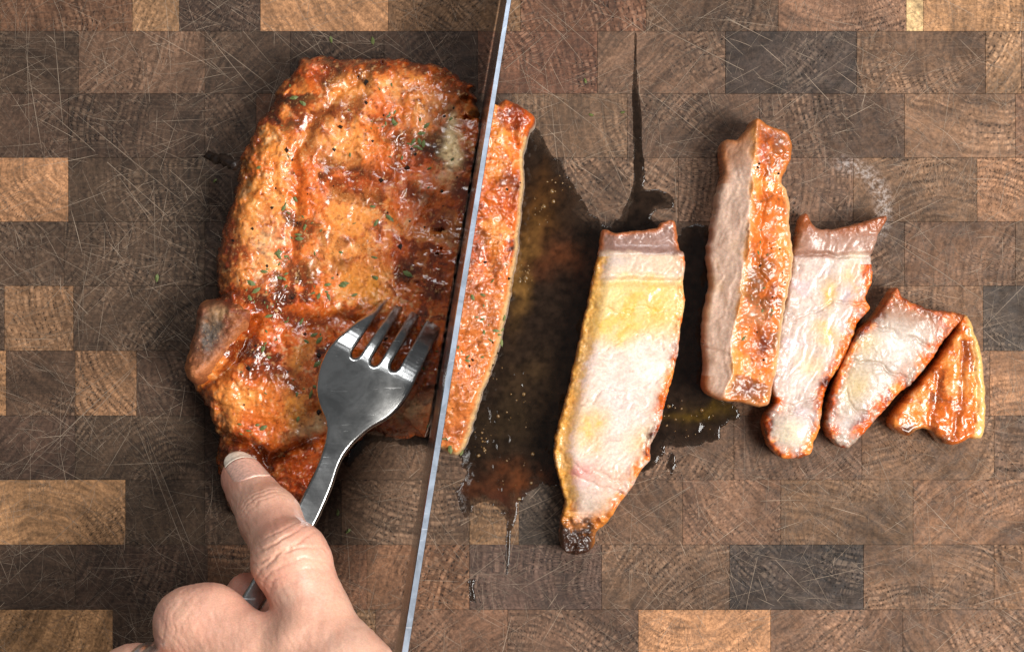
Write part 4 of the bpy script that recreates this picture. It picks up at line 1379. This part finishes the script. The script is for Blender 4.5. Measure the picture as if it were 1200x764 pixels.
fork = tag(empty("fork", (*W(420, 470, ZF), 0)), "stainless steel dinner fork, back upward, tines pressed into the pork chop", "fork")
fs = slab(Wp(outline, ZF), 0.25, fork_z, fork_c, lambda x, y, z: z - 1.3, 3, 0.15)
fpx, fpy = toPx(fs['V'][:, 0], fs['V'][:, 1], ZF)
fsl, fu, _ = fork_local(fpx, fpy)
FN = vnormals(fs['V'], fs['F'])
fc_px = fpx[fs['F']].mean(1); fc_py = fpy[fs['F']].mean(1)


def side_of(line_a, line_b, px, py):
    (ax_, ay_), (bx_, by_) = line_a, line_b
    return (px - ax_) * (by_ - ay_) - (py - ay_) * (bx_ - ax_)


roots = side_of((398, 412), (480, 437), fc_px, fc_py)       # >0 beyond the slot roots
beyond = roots < 0
beyond = side_of((398, 411), (482, 440), fc_px, fc_py) * side_of((398, 411), (482, 440), np.array([470.]), np.array([370.]))[0] > 0
k1 = side_of((415, 417), (458, 350), fc_px, fc_py); k2 = side_of((438, 426), (478, 356), fc_px, fc_py); k3 = side_of((461, 432), (498, 364), fc_px, fc_py)
sgn = np.sign(side_of((415, 417), (458, 350), np.array([510.]), np.array([380.]))[0])
which = (k1 * sgn > 0).astype(int) + (k2 * sgn > 0) + (k3 * sgn > 0)
fs_face = fsl[fs['F']].mean(1)
neck_s = ax_s[4]


def part(name, mask):
    F = fs['F'][mask]
    u, inv = np.unique(F, return_inverse=True)
    return mesh_obj(name, fs['V'][u], inv.reshape(F.shape), M_fork, fork, normals=FN[u])


part("handle", ~beyond & (fs_face < neck_s))
part("head", ~beyond & (fs_face >= neck_s))
for k in range(4): part("tine", beyond & (which == k))

# ------------------------------------------------------------------ hand
hand = tag(empty("person", (*W(360, 760, 60), 0)), "left hand pressing down the fork with a straight index finger, silver ring on", "person")


def J(px, py, z): return np.array([*W(px, py, z), z])


I_tip, I_dip, I_pip, I_mcp = J(285, 561, 31), J(316, 607, 47), J(340, 658, 62), J(404, 806, 74)
M_mcp, M_pip, M_dip, M_tip = J(398, 812, 77), J(226, 732, 61), J(222, 772, 42), J(280, 762, 38)
R_mcp, R_pip, R_dip, R_tip = J(352, 852, 72), J(158, 806, 58), J(180, 830, 38), J(235, 820, 36)
P_mcp, P_pip, P_dip, P_tip = J(310, 935, 66), J(130, 885, 50), J(175, 885, 34), J(215, 875, 32)
T_cmc, T_mcp, T_ip, T_tip = J(520, 1010, 52), J(410, 860, 38), J(345, 760, 32), J(296, 705, 34)
WR, FA = J(470, 1080, 66), J(560, 1300, 66)
SEG = [  # (a, b, ra, rb, group)
    (I_tip, I_dip, 5.7, 7.1, 0), (I_dip, I_pip, 7.1, 8.0, 0), (I_pip, I_mcp, 8.3, 9.8, 0),
    (M_tip, M_dip, 7.0, 8.2, 1), (M_dip, M_pip, 8.2, 8.9, 1), (M_pip, M_mcp, 9.0, 11.0, 1),
    (R_tip, R_dip, 6.8, 8.0, 2), (R_dip, R_pip, 8.0, 9.2, 2), (R_pip, R_mcp, 9.2, 10.8, 2),
    (P_tip, P_dip, 6.0, 7.0, 3), (P_dip, P_pip, 7.0, 8.0, 3), (P_pip, P_mcp, 8.2, 9.5, 3),
    (T_tip, T_ip, 7.5, 9.0, 4), (T_ip, T_mcp, 9.2, 11.0, 4), (T_mcp, T_cmc, 11.5, 15.0, 4),
    (I_mcp, WR, 11.0, 17.0, 5), (M_mcp, WR, 12.5, 17.0, 5), (R_mcp, WR, 12.0, 17.0, 5), (P_mcp, WR, 11.0, 16.0, 5), (T_cmc, WR, 14.0, 16.0, 5), (WR, FA, 20.0, 24.0, 5)]


def smin(a, b, k):
    h = np.clip(0.5 + 0.5 * (b - a) / k, 0, 1)
    return b + (a - b) * h - k * h * (1 - h)


def cap(P, a, b, ra, rb):
    e = b - a; L = e @ e
    w_ = [P[i] - a[i] for i in range(3)]
    t = np.clip((w_[0] * e[0] + w_[1] * e[1] + w_[2] * e[2]) / L, 0, 1)
    dx, dy, dz = (w_[i] - e[i] * t for i in range(3))
    return np.sqrt(dx * dx + dy * dy + dz * dz) - (ra + (rb - ra) * t)


def hand_sdf(P):
    groups = {}
    for a, b, ra, rb, g in SEG:
        d = cap(P, a, b, ra, rb)
        groups[g] = d if g not in groups else smin(groups[g], d, 3.0 if g < 5 else 10.0)
    # joints swell a little
    for c, r, g in ((I_pip + np.array([0.8, 0.4, 0.8]), 8.2, 0), (M_pip + np.array([5.0, 0.8, 0.3]), 8.4, 1), (I_mcp + np.array([0, 0, 1.0]), 10.8, 5), (M_mcp + np.array([0, 0, 3.]), 12.0, 5), (J(350, 764, 75), 8.0, 5), (R_pip, 9.4, 2)):
        d = np.sqrt(sum((P[i] - c[i]) ** 2 for i in range(3))) - r
        groups[g] = smin(groups[g], d, 4.0)
    D = groups[5]
    D = smin(D, groups[0], 6.0)
    D = smin(D, groups[1], 2.2)
    D = smin(D, groups[2], 2.5)
    D = smin(D, groups[3], 2.5)
    return smin(D, groups[4], 3.0)


def build_hand():
    h = 0.75
    mn = np.array([-115.0, -230.0, 20.0]); mx = np.array([40.0, -30.0, 96.0])
    n = ((mx - mn) / h).astype(int)
    g = [(mn[i] + np.arange(n[i]) * h).astype(np.float32) for i in range(3)]
    P = np.meshgrid(*g, indexing='ij')
    D = hand_sdf(P)
    D = np.maximum(D, -(P[1] + 226.0))          # forearm ends outside the picture
    V, F = surface_nets(D, mn, h)
    V = relax(V, F, 3, 0.5)
    # one level of refinement where the picture sees it is left to the subdivision below
    return V, F


def subdivide(V, F):
    E = np.concatenate([F[:, [0, 1]], F[:, [1, 2]], F[:, [2, 3]], F[:, [3, 0]]])
    Es = np.sort(E, 1)
    key = Es[:, 0].astype(np.int64) * len(V) + Es[:, 1]
    uk, inv = np.unique(key, return_inverse=True)
    em = (V[uk // len(V)] + V[uk % len(V)]) / 2
    fm = V[F].mean(1)
    nF = len(F); ei = inv.reshape(4, nF).T + len(V); fi = np.arange(nF) + len(V) + len(uk)
    V2 = np.concatenate([V, em, fm])
    F2 = np.concatenate([np.stack([F[:, k], ei[:, k], fi, ei[:, (k + 3) % 4]], 1) for k in range(4)])
    return V2, F2


hV, hF = build_hand()
hV, hF = subdivide(hV, hF)
hV = relax(hV, hF, 4, 0.5)
hN = vnormals(hV, hF)


def axis_coord(V, a, b):
    e = (b - a) / np.linalg.norm(b - a)
    return (V - a) @ e, e


def wrinkles(V, N):
    disp = np.zeros(len(V))
    X, Y = V[:, 0], V[:, 1]
    up = np.array([0, 0, 1.0])
    def joint(c, a, b, amp, sp, width, latw, seed, curve):
        nonlocal disp
        s_, e = axis_coord(V, c, c + (b - a))
        side = np.cross(e, up); side /= np.linalg.norm(side); dors = np.cross(side, e)
        lat = (V - c) @ side; hgt = (V - c) @ dors
        near = np.exp(-(s_ / width) ** 2) * np.exp(-(lat / latw) ** 2) * sstep(0, 4, hgt)
        q = np.abs(s_) + 0.0
        w_ = s_ + curve * np.sign(s_) * (lat / latw) ** 2 + 0.9 * fbm(X, Y, 4.0, seed, 3) 
        disp -= amp * near * np.clip(np.cos(w_ * 2 * math.pi / sp), -0.2, 1) ** 2
    pv = I_mcp - I_pip; dv = I_pip - I_dip
    joint(I_pip + np.array([0, 0, 0]), I_pip, I_mcp, 0.5, 2.6, 5.5, 7.5, 501, -1.6)
    joint(I_dip, I_dip, I_pip, 0.2, 1.7, 3.2, 7, 502, 0.6)
    joint(M_pip, M_pip, M_mcp, 0.10, 2.2, 5.0, 9, 503, -1.0)
    disp += 0.05 * fbm(X, Y + V[:, 2], 1.5, 506, 3) + 0.25 * fbm(X, Y, 7, 507, 2)
    disp += 0.11 * ridge(X * 0.8 + Y * 0.6, (Y * 0.8 - X * 0.6) * 0.35, 1.1, 509, 3)
    return disp


hV = hV + hN * wrinkles(hV, hN)[:, None]
hpx, hpy = hV[:, 0] / (S * (1 - hV[:, 2] / CAM_H)) + 600, 382 - hV[:, 1] / (S * (1 - hV[:, 2] / CAM_H))
n1 = fbm(hV[:, 0], hV[:, 1], 9, 511, 4); n2 = fbm(hV[:, 0] + hV[:, 2], hV[:, 1], 2.2, 512, 3)
hC = np.tile(np.array((0.70, 0.39, 0.275)), (len(hV), 1)) * (1 + 0.05 * n2[:, None])
red = np.clip(np.exp(-(np.linalg.norm(hV - I_pip, axis=1) / 11) ** 2) * 0.7 + np.exp(-(np.linalg.norm(hV - I_tip, axis=1) / 11) ** 2) * 0.8 + np.exp(-(np.linalg.norm(hV - T_tip, axis=1) / 12) ** 2) + 0.5 * np.exp(-(np.linalg.norm(hV - M_pip, axis=1) / 12) ** 2), 0, 1)
hC = mixc(hC, (0.68, 0.255, 0.185), np.clip(red + 0.4 * n1, 0, 1) * 0.85)
hC = mixc(hC, (0.73, 0.49, 0.36), sstep(0.2, 0.9, n1) * 0.5)
hC = np.concatenate([hC, np.clip(0.42 + 0.08 * n2, 0.3, 0.6)[:, None]], 1)
mesh_obj("body", hV, hF, M_skin, hand, hC)


def nail():
    e = (I_tip - I_dip); L = np.linalg.norm(e); e /= L
    up = np.array([0, 0, 1.0])
    side = np.cross(e, up); side /= np.linalg.norm(side)
    dors = np.cross(side, e)
    roll = R(40)
    d2 = dors * math.cos(roll) + side * math.sin(roll); s2_ = side * math.cos(roll) - dors * math.sin(roll)
    nu, nv, v0, v1, vp = 12, 22, 10.0, L + 6.0, L + 2.6
    rows_ = []
    for i in range(nv + 1):
        v = v0 + (v1 - v0) * i / nv
        taper = 1.0
        if v < v0 + 4: taper = math.sqrt(max(0.08, 1 - ((v0 + 4 - v) / 4.2) ** 2))
        if v > L + 2.0: taper *= math.sqrt(max(0.06, 1 - ((v - L - 2.0) / 4.3) ** 2))
        a = np.linspace(-1, 1, nu + 1) * R(50) * taper
        rad = np.cos(a)[:, None] * d2 + np.sin(a)[:, None] * s2_
        if v <= vp:
            P = I_dip + e * v + rad * 5.0
            for _ in range(12):
                P = P + rad * (0.10 - hand_sdf([P[:, 0], P[:, 1], P[:, 2]]))[:, None] * 0.8
            rows_.append(P)
            last_v = v
        else:                       # the free edge grows on past the fingertip
            q = rows_[-1] if v - last_v < 1e-6 else base_row
            rows_.append(I_dip + e * v + rad * base_r[:, None] - d2 * 0.16 * (v - last_v))
        if v <= vp:
            base_row = P
            base_r = np.linalg.norm(P - (I_dip + e * v), axis=1)
    G = np.array(rows_)

    def sheet(i0, i1, name, mat):
        V = []; F = []
        g = G[i0:i1 + 1]; m = nu + 1; n_ = len(g); o = n_ * m
        for layer in (0, 0.4):
            for row in g:
                c = row.mean(0)
                for p in row: V.append(p - d2 * layer)
        for i in range(n_ - 1):
            for j in range(nu):
                q = (i * m + j, i * m + j + 1, (i + 1) * m + j + 1, (i + 1) * m + j)
                F.append(q); F.append(tuple(o + x for x in q[::-1]))
        rim = [j for j in range(m)] + [i * m + nu for i in range(1, n_)] + [(n_ - 1) * m + j for j in range(nu - 1, -1, -1)] + [i * m for i in range(n_ - 2, 0, -1)]
        for a_, b_ in zip(rim, rim[1:] + rim[:1]): F.append((b_, a_, o + a_, o + b_))
        mesh_obj(name, V, F, mat, hand)
    k = int(nv * (L + 1.6 - v0) / (v1 - v0))
    sheet(0, k, "fingernail", M_nail)
    sheet(k, nv, "nail_edge", M_nailtip)


nail()


# silver ring on the ring finger
def ring():
    c = R_pip + (R_mcp - R_pip) * 0.06
    e = (R_mcp - R_pip); e /= np.linalg.norm(e)
    u = np.cross(e, (0, 0, 1)); u /= np.linalg.norm(u); v = np.cross(u, e)
    V = []; F = []; n = 48; prof = [(-2.4, 0.2), (-2.4, 0.9), (-1.2, 1.5), (-0.3, 0.8), (0.3, 0.8), (1.2, 1.5), (2.4, 0.9), (2.4, 0.2)]
    for i in range(n):
        a = 2 * math.pi * i / n
        for (s_, h_) in prof: V.append(c + e * s_ + (10.1 + h_) * (math.cos(a) * u + math.sin(a) * v))
    m = len(prof)
    for i in range(n):
        for j in range(m): F.append((i * m + j, i * m + (j + 1) % m, ((i + 1) % n) * m + (j + 1) % m, ((i + 1) % n) * m + j))
    o = mesh_obj("ring", V, F, M_silver)
    tag(o, "grooved silver finger ring worn on the curled hand at the lower left", "ring")


ring()
